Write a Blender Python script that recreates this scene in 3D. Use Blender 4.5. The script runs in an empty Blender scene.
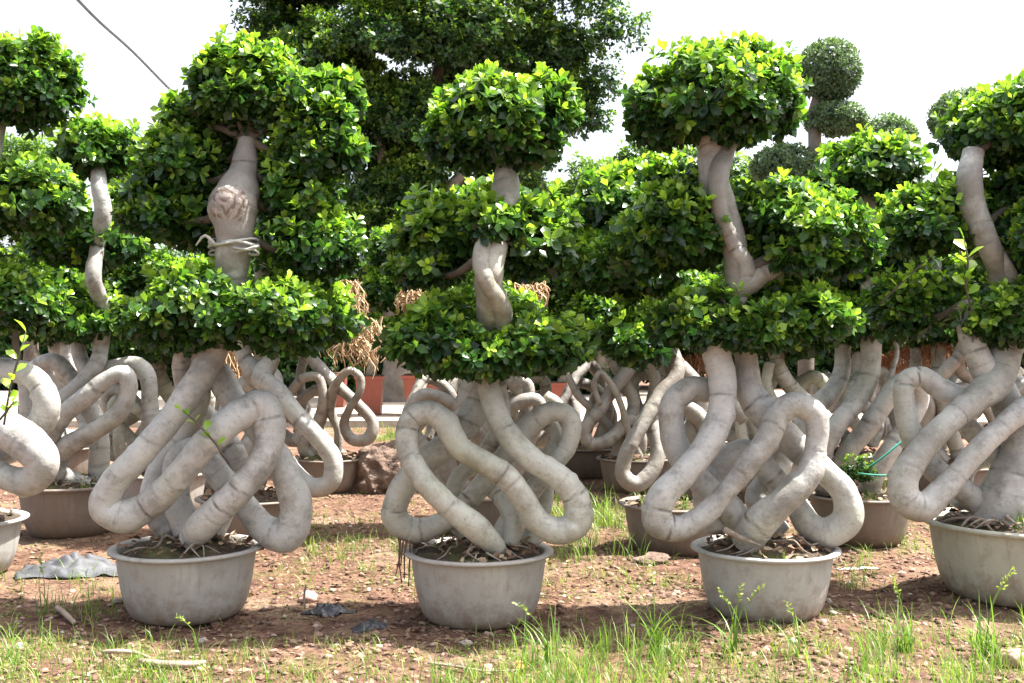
import bpy, bmesh, math, random
import numpy as np
from mathutils import Vector, noise, Matrix

R = math.radians
F, CX, CY, CAMZ = 1090.0, 512.0, 342.0, 1.5
rnd = random.Random(7)
scn = bpy.context.scene
COL = scn.collection

# ------------------------------------------------------------------ helpers
def at(px, py, Y):
    return Vector(((px - CX) / F * Y, Y, CAMZ - (py - CY) / F * Y))

def gh(x, y):
    """height of the earth"""
    d = max(0.0, 1 - max(0, y - 12) / 10)
    h = 0.05 * noise.noise((x * 0.9, y * 0.9, 1.3)) + 0.012 * noise.noise((x * 4, y * 4, 5.1))
    h += 0.010 * noise.noise((x * 13, y * 13, 2.2))
    return h * d

def ground_at(px, Y):
    x = (px - CX) / F * Y
    return Vector((x, Y, gh(x, Y)))

def mesh_from(name, co, tris=None, quads=None, mat=None, attrs=None, uv=None):
    me = bpy.data.meshes.new(name)
    co = np.asarray(co, dtype=np.float32).reshape(-1, 3)
    nt = 0 if tris is None else len(tris)
    nq = 0 if quads is None else len(quads)
    idx = []
    if nt: idx.append(np.asarray(tris, dtype=np.int32).ravel())
    if nq: idx.append(np.asarray(quads, dtype=np.int32).ravel())
    idx = np.concatenate(idx)
    me.vertices.add(len(co)); me.vertices.foreach_set('co', co.ravel())
    me.loops.add(len(idx)); me.loops.foreach_set('vertex_index', idx)
    st = np.concatenate([np.arange(nt) * 3, nt * 3 + np.arange(nq) * 4]).astype(np.int32)
    me.polygons.add(nt + nq); me.polygons.foreach_set('loop_start', st)
    me.update(calc_edges=True)
    me.validate()
    for k, v in (attrs or {}).items():
        a = me.attributes.new(k, 'FLOAT', 'POINT')
        a.data.foreach_set('value', np.asarray(v, dtype=np.float32))
    if mat: me.materials.append(mat)
    return me

def link(name, me, parent=None, loc=(0, 0, 0)):
    o = bpy.data.objects.new(name, me); COL.objects.link(o)
    o.location = loc
    if parent: o.parent = parent
    return o

def tag(o, label=None, cat=None, group=None, kind=None):
    if label: o['label'] = label
    if cat: o['category'] = cat
    if group: o['group'] = group
    if kind: o['kind'] = kind
    return o

def thing(name, loc, label, cat, group=None):
    o = bpy.data.objects.new(name, None); COL.objects.link(o)
    o.empty_display_size = 0.2
    o.location = loc
    return tag(o, label, cat, group)

def copy_tree(o, parent=None):
    c = o.copy(); COL.objects.link(c); c.parent = parent
    for ch in list(o.children): copy_tree(ch, c)
    return c

class MB:
    """collects geometry of ONE mesh"""
    def __init__(s): s.co = []; s.t = []; s.q = []; s.n = 0; s.at = {}
    def add(s, co, tris=None, quads=None, **at_):
        co = np.asarray(co, dtype=float).reshape(-1, 3)
        s.co.append(co)
        if tris is not None and len(tris): s.t.append(np.asarray(tris) + s.n)
        if quads is not None and len(quads): s.q.append(np.asarray(quads) + s.n)
        for k, v in at_.items(): s.at.setdefault(k, []).append(np.broadcast_to(v, (len(co),)))
        s.n += len(co)
    def mesh(s, name, mat):
        return mesh_from(name, np.concatenate(s.co), np.concatenate(s.t) if s.t else None,
                         np.concatenate(s.q) if s.q else None, mat,
                         {k: np.concatenate(v) for k, v in s.at.items()})

# ------------------------------------------------------------------ materials
def new_mat(name):
    m = bpy.data.materials.new(name); m.use_nodes = True
    nt = m.node_tree; nt.nodes.clear()
    out = nt.nodes.new('ShaderNodeOutputMaterial')
    return m, nt, out

def N(nt, t, **kw):
    n = nt.nodes.new(t)
    for k, v in kw.items():
        if k.startswith('i_'):
            key = k[2:]
            n.inputs[int(key) if key.isdigit() else key.replace('_', ' ')].default_value = v
        else: setattr(n, k, v)
    return n

def ramp(nt, fac, stops):
    r = nt.nodes.new('ShaderNodeValToRGB')
    e = r.color_ramp.elements
    while len(e) < len(stops): e.new(0.5)
    for k, (p, c) in enumerate(stops):
        e[k].position = p
        e[k].color = (c[0], c[1], c[2], 1) if not isinstance(c, (int, float)) else (c, c, c, 1)
    nt.links.new(fac, r.inputs[0])
    return r.outputs[0]

def mixc(nt, fac, a, b, mode='MIX'):
    m = nt.nodes.new('ShaderNodeMix'); m.data_type = 'RGBA'; m.blend_type = mode
    for inp, v in ((m.inputs['Factor'], fac), (m.inputs['A'], a), (m.inputs['B'], b)):
        if hasattr(v, 'is_linked') or hasattr(v, 'links'): nt.links.new(v, inp)
        elif isinstance(v, (int, float)): inp.default_value = v
        else: inp.default_value = (v[0], v[1], v[2], 1)
    return m.outputs['Result']

def noise_n(nt, vec, scale, detail=4, rough=0.55):
    n = nt.nodes.new('ShaderNodeTexNoise')
    n.inputs['Scale'].default_value = scale; n.inputs['Detail'].default_value = detail
    n.inputs['Roughness'].default_value = rough
    nt.links.new(vec, n.inputs['Vector'])
    return n.outputs['Fac']

def bump(nt, h, strength, dist=0.02, prev=None):
    b = nt.nodes.new('ShaderNodeBump'); b.inputs['Strength'].default_value = strength
    b.inputs['Distance'].default_value = dist
    nt.links.new(h, b.inputs['Height'])
    if prev: nt.links.new(prev, b.inputs['Normal'])
    return b.outputs['Normal']

def leaf_mat(name, old, mid, young, under, transl=0.35, rough=0.33):
    m, nt, out = new_mat(name)
    age = N(nt, 'ShaderNodeAttribute', attribute_name='age').outputs['Fac']
    tone = N(nt, 'ShaderNodeAttribute', attribute_name='tone').outputs['Fac']
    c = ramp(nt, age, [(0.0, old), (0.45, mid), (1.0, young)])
    v = ramp(nt, tone, [(0.0, 0.6), (1.0, 1.25)])
    c = mixc(nt, 1.0, c, v, 'MULTIPLY')
    geo = N(nt, 'ShaderNodeNewGeometry')
    cf = mixc(nt, geo.outputs['Backfacing'], c, mixc(nt, 0.45, c, under))
    p = N(nt, 'ShaderNodeBsdfPrincipled', i_Roughness=rough)
    p.inputs['Specular IOR Level'].default_value = 0.5
    nt.links.new(cf, p.inputs['Base Color'])
    t = N(nt, 'ShaderNodeBsdfTranslucent')
    tc = mixc(nt, 1.0, c, (1.7, 1.85, 0.8), 'MULTIPLY')
    nt.links.new(tc, t.inputs['Color'])
    ms = N(nt, 'ShaderNodeMixShader', i_0=transl)
    nt.links.new(p.outputs[0], ms.inputs[1]); nt.links.new(t.outputs[0], ms.inputs[2])
    nt.links.new(ms.outputs[0], out.inputs['Surface'])
    return m

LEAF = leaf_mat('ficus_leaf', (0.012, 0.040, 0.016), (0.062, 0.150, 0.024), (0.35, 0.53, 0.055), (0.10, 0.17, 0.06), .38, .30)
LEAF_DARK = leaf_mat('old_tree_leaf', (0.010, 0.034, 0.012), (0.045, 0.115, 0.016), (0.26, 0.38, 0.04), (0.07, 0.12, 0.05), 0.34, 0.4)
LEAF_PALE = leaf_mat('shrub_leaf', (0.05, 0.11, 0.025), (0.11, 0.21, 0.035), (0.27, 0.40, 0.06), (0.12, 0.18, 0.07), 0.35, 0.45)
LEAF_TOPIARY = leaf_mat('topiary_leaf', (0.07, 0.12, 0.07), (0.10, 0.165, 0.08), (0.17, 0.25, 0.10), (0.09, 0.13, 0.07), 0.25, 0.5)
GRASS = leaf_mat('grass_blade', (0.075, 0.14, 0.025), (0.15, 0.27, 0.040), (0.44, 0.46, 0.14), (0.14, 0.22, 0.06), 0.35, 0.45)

def bark_mat(name, a, b, stain, green=0.15):
    m, nt, out = new_mat(name)
    tc = N(nt, 'ShaderNodeTexCoord').outputs['Object']
    oi = N(nt, 'ShaderNodeObjectInfo').outputs['Random']
    ad = N(nt, 'ShaderNodeVectorMath', operation='ADD'); nt.links.new(tc, ad.inputs[0])
    cx = N(nt, 'ShaderNodeCombineXYZ'); mu = N(nt, 'ShaderNodeMath', operation='MULTIPLY', i_1=37.0)
    nt.links.new(oi, mu.inputs[0]); nt.links.new(mu.outputs[0], cx.inputs[0]); nt.links.new(mu.outputs[0], cx.inputs[2])
    nt.links.new(cx.outputs[0], ad.inputs[1]); v = ad.outputs[0]
    c = mixc(nt, ramp(nt, noise_n(nt, v, 3.5, 6, 0.6), [(0.3, 0), (0.7, 1)]), a, b)
    # mottled grime
    c = mixc(nt, ramp(nt, noise_n(nt, v, 9, 8, 0.7), [(0.52, 0), (0.72, 0.75)]), c, stain)
    c = mixc(nt, ramp(nt, noise_n(nt, v, 45, 4, 0.7), [(0.55, 0), (0.75, 0.5)]), c, (stain[0]*.8, stain[1]*.8, stain[2]*.8))
    # algae
    g = ramp(nt, noise_n(nt, v, 2.3, 5, 0.6), [(0.5, 0), (0.75, green * 3)])
    c = mixc(nt, g, c, (0.30, 0.31, 0.17))
    al = N(nt, 'ShaderNodeAttribute', attribute_name='along').outputs['Fac']
    cb = N(nt, 'ShaderNodeCombineXYZ'); ma = N(nt, 'ShaderNodeMath', operation='MULTIPLY', i_1=4.0)
    nt.links.new(al, ma.inputs[0]); nt.links.new(ma.outputs[0], cb.inputs[0])
    sv = N(nt, 'ShaderNodeVectorMath', operation='SCALE'); nt.links.new(v, sv.inputs[0]); sv.inputs['Scale'].default_value = .25
    a2 = N(nt, 'ShaderNodeVectorMath', operation='ADD'); nt.links.new(cb.outputs[0], a2.inputs[0]); nt.links.new(sv.outputs[0], a2.inputs[1])
    stri = noise_n(nt, a2.outputs[0], 9, 7, 0.75)
    c = mixc(nt, ramp(nt, stri, [(0.54, 0), (0.74, 0.32)]), c, (stain[0] * .9, stain[1] * .9, stain[2] * .9))
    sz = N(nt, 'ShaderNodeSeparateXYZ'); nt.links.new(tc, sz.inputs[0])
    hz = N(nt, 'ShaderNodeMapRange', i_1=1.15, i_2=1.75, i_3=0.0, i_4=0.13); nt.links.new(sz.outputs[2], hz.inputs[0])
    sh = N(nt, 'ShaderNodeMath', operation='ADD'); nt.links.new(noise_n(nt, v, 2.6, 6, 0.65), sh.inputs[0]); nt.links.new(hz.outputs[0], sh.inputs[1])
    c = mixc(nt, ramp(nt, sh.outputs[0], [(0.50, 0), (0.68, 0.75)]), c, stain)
    # pores
    vo = N(nt, 'ShaderNodeTexVoronoi', i_Scale=26.0); nt.links.new(v, vo.inputs['Vector'])
    sp = ramp(nt, vo.outputs['Distance'], [(0.07, 0.6), (0.16, 0)])
    big = ramp(nt, noise_n(nt, v, 6, 2), [(0.5, 0), (0.6, 1)])
    spm = N(nt, 'ShaderNodeMath', operation='MULTIPLY'); nt.links.new(sp, spm.inputs[0]); nt.links.new(big, spm.inputs[1])
    c = mixc(nt, spm.outputs[0], c, (0.13, 0.095, 0.07))
    # growth rings of the stem
    rg = N(nt, 'ShaderNodeAttribute', attribute_name='ring').outputs['Fac']
    rn = ramp(nt, noise_n(nt, v, 16, 4), [(0.28, 0.35), (0.55, 1)])
    rm = N(nt, 'ShaderNodeMath', operation='MULTIPLY'); nt.links.new(rg, rm.inputs[0]); nt.links.new(rn, rm.inputs[1])
    c = mixc(nt, rm.outputs[0], c, (0.065, 0.048, 0.036))
    p = N(nt, 'ShaderNodeBsdfPrincipled', i_Roughness=0.52)
    p.inputs['Specular IOR Level'].default_value = 0.5
    nt.links.new(c, p.inputs['Base Color'])
    b1 = bump(nt, noise_n(nt, v, 60, 6, 0.7), 0.35, 0.006)
    b2 = bump(nt, stri, 0.22, 0.006, bump(nt, noise_n(nt, v, 14, 4, 0.6), 0.4, 0.02, b1))
    inv = N(nt, 'ShaderNodeMath', operation='SUBTRACT', i_0=1.0); nt.links.new(rm.outputs[0], inv.inputs[1])
    b3 = bump(nt, inv.outputs[0], 0.5, 0.01, b2)
    nt.links.new(b3, p.inputs['Normal'])
    nt.links.new(p.outputs[0], out.inputs['Surface'])
    return m

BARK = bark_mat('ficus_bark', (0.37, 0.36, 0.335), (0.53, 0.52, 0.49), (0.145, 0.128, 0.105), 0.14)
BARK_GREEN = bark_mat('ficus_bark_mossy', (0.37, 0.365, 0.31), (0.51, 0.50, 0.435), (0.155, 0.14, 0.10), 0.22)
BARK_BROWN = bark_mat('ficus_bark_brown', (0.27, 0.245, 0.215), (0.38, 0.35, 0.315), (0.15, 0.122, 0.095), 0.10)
BARK_DARK = bark_mat('old_tree_bark', (0.12, 0.10, 0.08), (0.19, 0.16, 0.13), (0.07, 0.055, 0.04), 0.1)

def simple_mat(name, stops, scale=8, rough=0.7, bs=0.3, bscale=40, bdist=0.01, detail=6, coords='Object'):
    m, nt, out = new_mat(name)
    v = N(nt, 'ShaderNodeTexCoord').outputs[coords]
    c = ramp(nt, noise_n(nt, v, scale, detail, 0.62), stops)
    p = N(nt, 'ShaderNodeBsdfPrincipled', i_Roughness=rough)
    nt.links.new(c, p.inputs['Base Color'])
    nt.links.new(bump(nt, noise_n(nt, v, bscale, 5, 0.65), bs, bdist), p.inputs['Normal'])
    nt.links.new(p.outputs[0], out.inputs['Surface'])
    return m

def pot_mat(name, base, dirt):
    m, nt, out = new_mat(name)
    v = N(nt, 'ShaderNodeTexCoord').outputs['Object']
    d2 = tuple(x * 0.84 for x in base)
    c = mixc(nt, ramp(nt, noise_n(nt, v, 5, 6, 0.65), [(0.35, 0), (0.65, 1)]), d2, base)
    # splashed mud, strongest near the bottom of the pot
    sx = N(nt, 'ShaderNodeSeparateXYZ'); nt.links.new(v, sx.inputs[0])
    mr = N(nt, 'ShaderNodeMapRange', i_1=0.0, i_2=0.22, i_3=0.30, i_4=0.0); nt.links.new(sx.outputs[2], mr.inputs[0])
    nn = noise_n(nt, v, 14, 7, 0.7)
    ad = N(nt, 'ShaderNodeMath', operation='ADD'); nt.links.new(nn, ad.inputs[0]); nt.links.new(mr.outputs[0], ad.inputs[1])
    c = mixc(nt, ramp(nt, ad.outputs[0], [(0.52, 0), (0.85, 0.8)]), c, dirt)
    # dried water streaks
    mp = N(nt, 'ShaderNodeMapping'); mp.inputs['Scale'].default_value = (16, 16, 1.6); nt.links.new(v, mp.inputs[0])
    c = mixc(nt, ramp(nt, noise_n(nt, mp.outputs[0], 1.0, 5, 0.6), [(0.55, 0), (0.72, 0.35)]), c, tuple(min(1, x * 1.35) for x in base))
    mp2 = N(nt, 'ShaderNodeMapping'); mp2.inputs['Scale'].default_value = (22, 22, 1.2); mp2.inputs['Location'].default_value = (3, 7, 1); nt.links.new(v, mp2.inputs[0])
    c = mixc(nt, ramp(nt, noise_n(nt, mp2.outputs[0], 1.0, 5, 0.6), [(0.57, 0), (0.75, 0.45)]), c, tuple(x * 0.75 for x in dirt))
    p = N(nt, 'ShaderNodeBsdfPrincipled', i_Roughness=0.55)
    p.inputs['Specular IOR Level'].default_value = 0.35
    nt.links.new(c, p.inputs['Base Color'])
    b1 = bump(nt, noise_n(nt, v, 16, 7, 0.7), 0.28, 0.008)
    nt.links.new(bump(nt, noise_n(nt, v, 90, 3, 0.7), 0.18, 0.003, b1), p.inputs['Normal'])
    nt.links.new(p.outputs[0], out.inputs['Surface'])
    return m

MUD = (0.20, 0.13, 0.085)
POT_GREY = pot_mat('pot_grey', (0.37, 0.355, 0.325), MUD)
POT_BEIGE = pot_mat('pot_beige', (0.40, 0.37, 0.335), MUD)
POT_PALE = pot_mat('pot_pale', (0.42, 0.41, 0.38), MUD)
POT_GREEN = pot_mat('pot_greenish', (0.42, 0.42, 0.345), MUD)
POT_BROWN = pot_mat('pot_brown', (0.225, 0.19, 0.16), (0.17, 0.11, 0.075))
POT_RED = pot_mat('planter_red', (0.21, 0.055, 0.036), (0.12, 0.055, 0.035))

def soil_mat():
    m, nt, out = new_mat('pot_soil')
    v = N(nt, 'ShaderNodeTexCoord').outputs['Object']
    c = ramp(nt, noise_n(nt, v, 22, 8, 0.75), [(0.3, (0.035, 0.024, 0.016)), (0.55, (0.10, 0.070, 0.045)), (0.75, (0.22, 0.165, 0.11))])
    c = mixc(nt, ramp(nt, noise_n(nt, v, 5, 4, 0.6), [(0.5, 0), (0.62, 0.75)]), c, (0.13, 0.135, 0.035))
    p = N(nt, 'ShaderNodeBsdfPrincipled', i_Roughness=0.95); nt.links.new(c, p.inputs['Base Color'])
    nt.links.new(bump(nt, noise_n(nt, v, 50, 8, 0.75), 1.0, 0.02), p.inputs['Normal'])
    nt.links.new(p.outputs[0], out.inputs['Surface'])
    return m
SOIL = soil_mat()

def earth_mat():
    m, nt, out = new_mat('red_earth')
    v = N(nt, 'ShaderNodeTexCoord').outputs['Object']
    c = ramp(nt, noise_n(nt, v, 7, 9, 0.72), [(0.32, (0.060, 0.031, 0.021)), (0.5, (0.160, 0.086, 0.056)), (0.68, (0.30, 0.185, 0.125))])
    # worn sandy patches
    c = mixc(nt, ramp(nt, noise_n(nt, v, 0.9, 6, 0.6), [(0.50, 0), (0.66, 0.7)]), c, (0.31, 0.225, 0.15))
    # thin moss
    c = mixc(nt, ramp(nt, noise_n(nt, v, 1.6, 8, 0.7), [(0.55, 0), (0.70, 0.55)]), c, (0.17, 0.18, 0.06))
    vo = N(nt, 'ShaderNodeTexVoronoi', i_Scale=38.0, i_Randomness=1.0); nt.links.new(v, vo.inputs['Vector'])
    vc = ramp(nt, vo.outputs['Color'], [(0.0, 0.62), (1.0, 1.35)])
    c = mixc(nt, 0.75, c, vc, 'MULTIPLY')
    p = N(nt, 'ShaderNodeBsdfPrincipled', i_Roughness=0.95)
    p.inputs['Specular IOR Level'].default_value = 0.2
    nt.links.new(c, p.inputs['Base Color'])
    b1 = bump(nt, vo.outputs['Distance'], 0.7, 0.02)
    nt.links.new(bump(nt, noise_n(nt, v, 25, 9, 0.75), 0.9, 0.03, b1), p.inputs['Normal'])
    nt.links.new(p.outputs[0], out.inputs['Surface'])
    return m
EARTH = earth_mat()
SAND = simple_mat('sandy_path', [(0.3, (0.34, 0.25, 0.18)), (0.55, (0.47, 0.38, 0.29)), (0.8, (0.56, 0.47, 0.37))], 2.0, 0.95, 0.6, 30, 0.02, 8)
CONC = simple_mat('kerb_concrete', [(0.3, (0.26, 0.22, 0.17)), (0.7, (0.45, 0.40, 0.33))], 5, 0.9, 0.5, 30)
ROCK = simple_mat('brown_rock', [(0.3, (0.085, 0.055, 0.04)), (0.5, (0.18, 0.12, 0.09)), (0.75, (0.30, 0.23, 0.18))], 5, 0.95, 1.0, 9, 0.08, 10)

def random_mat(name, stops, rough=0.9, scale=30):
    """colour picked per piece by the 'tone' attribute, with fine grain"""
    m, nt, out = new_mat(name)
    tone = N(nt, 'ShaderNodeAttribute', attribute_name='tone').outputs['Fac']
    v = N(nt, 'ShaderNodeTexCoord').outputs['Object']
    c = ramp(nt, tone, stops)
    c = mixc(nt, 0.6, c, ramp(nt, noise_n(nt, v, scale, 5, 0.7), [(0.3, 0.55), (0.7, 1.3)]), 'MULTIPLY')
    p = N(nt, 'ShaderNodeBsdfPrincipled', i_Roughness=rough); nt.links.new(c, p.inputs['Base Color'])
    nt.links.new(bump(nt, noise_n(nt, v, scale * 2, 5, 0.7), 0.4, 0.006), p.inputs['Normal'])
    nt.links.new(p.outputs[0], out.inputs['Surface'])
    return m
GRAVEL = random_mat('gravel', [(0, (0.09, 0.042, 0.027)), (0.45, (0.20, 0.115, 0.08)), (0.75, (0.33, 0.225, 0.165)), (1, (0.52, 0.46, 0.39))])
LITTER = random_mat('dry_leaf', [(0, (0.075, 0.04, 0.025)), (0.5, (0.22, 0.125, 0.075)), (1, (0.42, 0.32, 0.21))])
STRAW = random_mat('straw', [(0, (0.34, 0.20, 0.10)), (0.5, (0.55, 0.38, 0.22)), (1, (0.68, 0.54, 0.36))])
STRAW_RED = random_mat('straw_rust', [(0, (0.22, 0.09, 0.04)), (0.5, (0.40, 0.19, 0.09)), (1, (0.52, 0.31, 0.17))])
STONE_PALE = simple_mat('pale_stone', [(0.3, (0.24, 0.19, 0.145)), (0.7, (0.42, 0.36, 0.30))], 12, 0.9, 0.5, 40, 0.01)
STONE_RUST = simple_mat('rust_stone', [(0.3, (0.36, 0.15, 0.06)), (0.7, (0.56, 0.33, 0.13))], 14, 0.9, 0.5, 40, 0.01)
STONE_PINK = simple_mat('pink_stone', [(0.3, (0.33, 0.19, 0.15)), (0.7, (0.48, 0.32, 0.26))], 14, 0.9, 0.5, 40, 0.01)
PLASTIC_GREY = simple_mat('grey_film', [(0.3, (0.045, 0.046, 0.052)), (0.7, (0.095, 0.096, 0.105))], 7, 0.65, 0.4, 25, 0.01)
PLASTIC_BLACK = simple_mat('black_film', [(0.3, (0.015, 0.015, 0.018)), (0.7, (0.06, 0.06, 0.068))], 9, 0.3, 0.4, 30, 0.01)
PLASTIC_WHITE = simple_mat('white_film', [(0.3, (0.45, 0.44, 0.42)), (0.7, (0.66, 0.65, 0.63))], 4, 0.45, 0.3, 20, 0.01)
TAPE = simple_mat('pale_tape', [(0.3, (0.30, 0.31, 0.27)), (0.7, (0.46, 0.46, 0.42))], 20, 0.4, 0.5, 40, 0.01)
WOOD_GREY = simple_mat('weathered_stick', [(0.3, (0.20, 0.14, 0.10)), (0.7, (0.40, 0.31, 0.25))], 12, 0.9, 0.5, 60)
BRANCH = simple_mat('twig', [(0.3, (0.06, 0.05, 0.038)), (0.7, (0.12, 0.10, 0.075))], 12, 0.9, 0.5, 60)
ROOT = simple_mat('root', [(0.3, (0.12, 0.085, 0.06)), (0.7, (0.36, 0.30, 0.24))], 14, 0.85, 0.4, 60)
ROOT_DARK = simple_mat('aerial_root', [(0.3, (0.07, 0.04, 0.028)), (0.7, (0.17, 0.10, 0.07))], 14, 0.9, 0.4, 60)
CABLE = simple_mat('cable', [(0.3, (0.16, 0.19, 0.24)), (0.7, (0.22, 0.25, 0.30))], 3, 0.6, 0.1, 30)
TWINE = simple_mat('green_twine', [(0.3, (0.03, 0.25, 0.18)), (0.7, (0.05, 0.34, 0.25))], 8, 0.6, 0.2, 60)

# ------------------------------------------------------------------ tubes
def spline(pts, rad, step):
    P = np.asarray(pts, dtype=float); r = np.asarray(rad, dtype=float)
    P = np.vstack([2 * P[0] - P[1], P, 2 * P[-1] - P[-2]])
    rr = np.concatenate([[r[0]], r, [r[-1]]])
    out, ro = [], []
    for i in range(1, len(P) - 2):
        p0, p1, p2, p3 = P[i - 1], P[i], P[i + 1], P[i + 2]
        L = np.linalg.norm(p2 - p1)
        n = max(2, int(L / step))
        # centripetal parametrisation
        d1 = max(np.linalg.norm(p1 - p0), 1e-4) ** .5; d2 = max(L, 1e-4) ** .5; d3 = max(np.linalg.norm(p3 - p2), 1e-4) ** .5
        m1 = d2 * ((p1 - p0) / d1 - (p2 - p0) / (d1 + d2) + (p2 - p1) / d2)
        m2 = d2 * ((p2 - p1) / d2 - (p3 - p1) / (d2 + d3) + (p3 - p2) / d3)
        t = np.linspace(0, 1, n, endpoint=False)[:, None]
        h = (2*t**3 - 3*t**2 + 1) * p1 + (t**3 - 2*t**2 + t) * m1 + (-2*t**3 + 3*t**2) * p2 + (t**3 - t**2) * m2
        out.append(h)
        tt = t[:, 0]; s = tt * tt * (3 - 2 * tt)
        ro.append(rr[i] * (1 - s) + rr[i + 1] * s)
    out.append(P[-2][None]); ro.append([rr[-2]])
    return np.concatenate(out), np.concatenate(ro)

def tube_into(mb, pts, rad, seg=18, step=0.03, rings=True, rough=0.085, seed=0, cap=True):
    c, r = spline(pts, rad, step)
    rg = random.Random(seed)
    T = np.gradient(c, axis=0); T /= np.linalg.norm(T, axis=1)[:, None] + 1e-9
    s = np.concatenate([[0], np.cumsum(np.linalg.norm(np.diff(c, axis=0), axis=1))])
    n = len(c)
    if rings: r = r * np.array([1 + .10 * noise.noise((q * 2.6, seed * 3.7, .5)) + .05 * noise.noise((q * 7, seed * 1.7, 4.5)) for q in s])
    up = np.array([0, 0, 1.0]) if abs(T[0][2]) < 0.9 else np.array([0, 1.0, 0])
    U = np.zeros_like(c); u = np.cross(T[0], up); u /= np.linalg.norm(u)
    for i in range(n):
        u = u - T[i] * np.dot(u, T[i]); u /= np.linalg.norm(u) + 1e-9; U[i] = u
    V = np.cross(T, U)
    ang = np.linspace(0, 2 * math.pi, seg, endpoint=False)
    S = np.repeat(s[:, None], seg, 1)
    ring = np.zeros((n, seg)); mul = np.ones((n, seg))
    if rings:
        q = rg.uniform(0.05, 0.25); w = max(0.0055, step * 0.5)
        while q < s[-1]:
            ph = rg.uniform(0, 6.28); tl = rg.uniform(0.0, 0.012)
            d = S - q - tl * np.cos(ang + ph)[None, :] - 0.004 * np.sin(3 * ang + ph)[None, :]
            k = rg.choice([rg.uniform(.2, .5), rg.uniform(.5, 1)])
            ring = np.maximum(ring, k * np.exp(-(d / w) ** 2))
            mul += 0.035 * k * np.exp(-((d - 0.02) / 0.026) ** 2) - 0.03 * k * np.exp(-(d / (w * 1.3)) ** 2)
            q += rg.choice([rg.uniform(0.06, 0.16), rg.uniform(0.25, 0.45), rg.uniform(0.4, 0.75)])
    if rings and step < .03:
        for _ in range(int(s[-1] * 7)):
            s0, a0 = rg.uniform(0, s[-1]), rg.uniform(0, 6.28); w0 = rg.uniform(.012, .028)
            da = (ang - a0 + math.pi) % (2 * math.pi) - math.pi
            dd = ((S - s0) ** 2 + (da[None, :] * r[:, None]) ** 2) / w0 ** 2
            mul += rg.uniform(.06, .20) * np.exp(-dd)
            ring = np.maximum(ring, rg.uniform(.3, .9) * np.exp(-dd * 5))
    co = np.zeros((n, seg, 3))
    for j, a in enumerate(ang):
        co[:, j] = U * math.cos(a) + V * math.sin(a)
    if rough:
        for i in range(n):
            rk = rough * (1 + 1.1 * min(1, max(0, (c[i][2] - 1.05) / .4)) if rings else 1)
            for j in range(seg):
                d = co[i, j] * r[i] + c[i]
                mul[i, j] += rk * (1.3 * noise.noise((d[0]*4+seed*3.1, d[1]*4, d[2]*4)) + 0.45 * noise.noise((d[0]*16, d[1]*16+seed, d[2]*16)))
    co = co * (r[:, None, None] * mul[:, :, None]) + c[:, None, :]
    idx = np.arange(n * seg).reshape(n, seg)
    a = idx[:-1]; b = idx[1:]
    q = np.stack([a, np.roll(a, -1, 1), np.roll(b, -1, 1), b], -1).reshape(-1, 4)
    co = co.reshape(-1, 3); ring = ring.ravel()
    tr = []
    if cap:
        co = np.vstack([co, c[0] - T[0] * r[0] * 0.35, c[-1] + T[-1] * r[-1] * 0.35]); ring = np.concatenate([ring, [0, 0]])
        k0, k1 = n * seg, n * seg + 1
        for j in range(seg):
            tr.append((k0, idx[0, (j + 1) % seg], idx[0, j])); tr.append((k1, idx[-1, j], idx[-1, (j + 1) % seg]))
    mb.add(co, tr, q, ring=ring, along=np.concatenate([S.ravel() + seed * 1.7, [0, 0]]) if cap else S.ravel() + seed * 1.7)

def tube(name, pts, rad, mat, parent=None, **kw):
    mb = MB(); tube_into(mb, pts, rad, **kw)
    return link(name, mb.mesh(name, mat), parent)

# ------------------------------------------------------------------ leaves
LT = np.array([[0, 0, 0], [.33, .21, .05], [.36, 0, -.01], [.33, -.21, .05], [.70, .29, .03], [.72, 0, -.04], [.70, -.29, .03], [1.0, 0, -.12]])
LTRI = np.array([[0, 2, 1], [4, 5, 7], [0, 3, 2], [5, 6, 7]]); LQ = np.array([[1, 2, 5, 4], [2, 3, 6, 5]])
LTS = np.array([[0, 0, 0], [.55, .25, .03], [1, 0, -.08], [.55, -.25, .03]])
LQS = np.array([[0, 3, 2, 1]])

def norm(a): return a / (np.linalg.norm(a, axis=-1, keepdims=True) + 1e-9)

def leaves(mb, base, d, nrm, L, age, tone, simple=False):
    side = norm(np.cross(nrm, d)); nrm = np.cross(d, side)
    tm = LTS if simple else LT
    co = base[:, None, :] + L[:, None, None] * (tm[None, :, 0:1] * d[:, None, :] + tm[None, :, 1:2] * side[:, None, :] + tm[None, :, 2:3] * nrm[:, None, :])
    k = len(tm); off = (np.arange(len(base)) * k)[:, None, None]
    if simple: mb.add(co, None, (LQS[None] + off).reshape(-1, 4), age=np.repeat(age, k), tone=np.repeat(tone, k))
    else: mb.add(co, (LTRI[None] + off).reshape(-1, 3), (LQ[None] + off).reshape(-1, 4), age=np.repeat(age, k), tone=np.repeat(tone, k))

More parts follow.
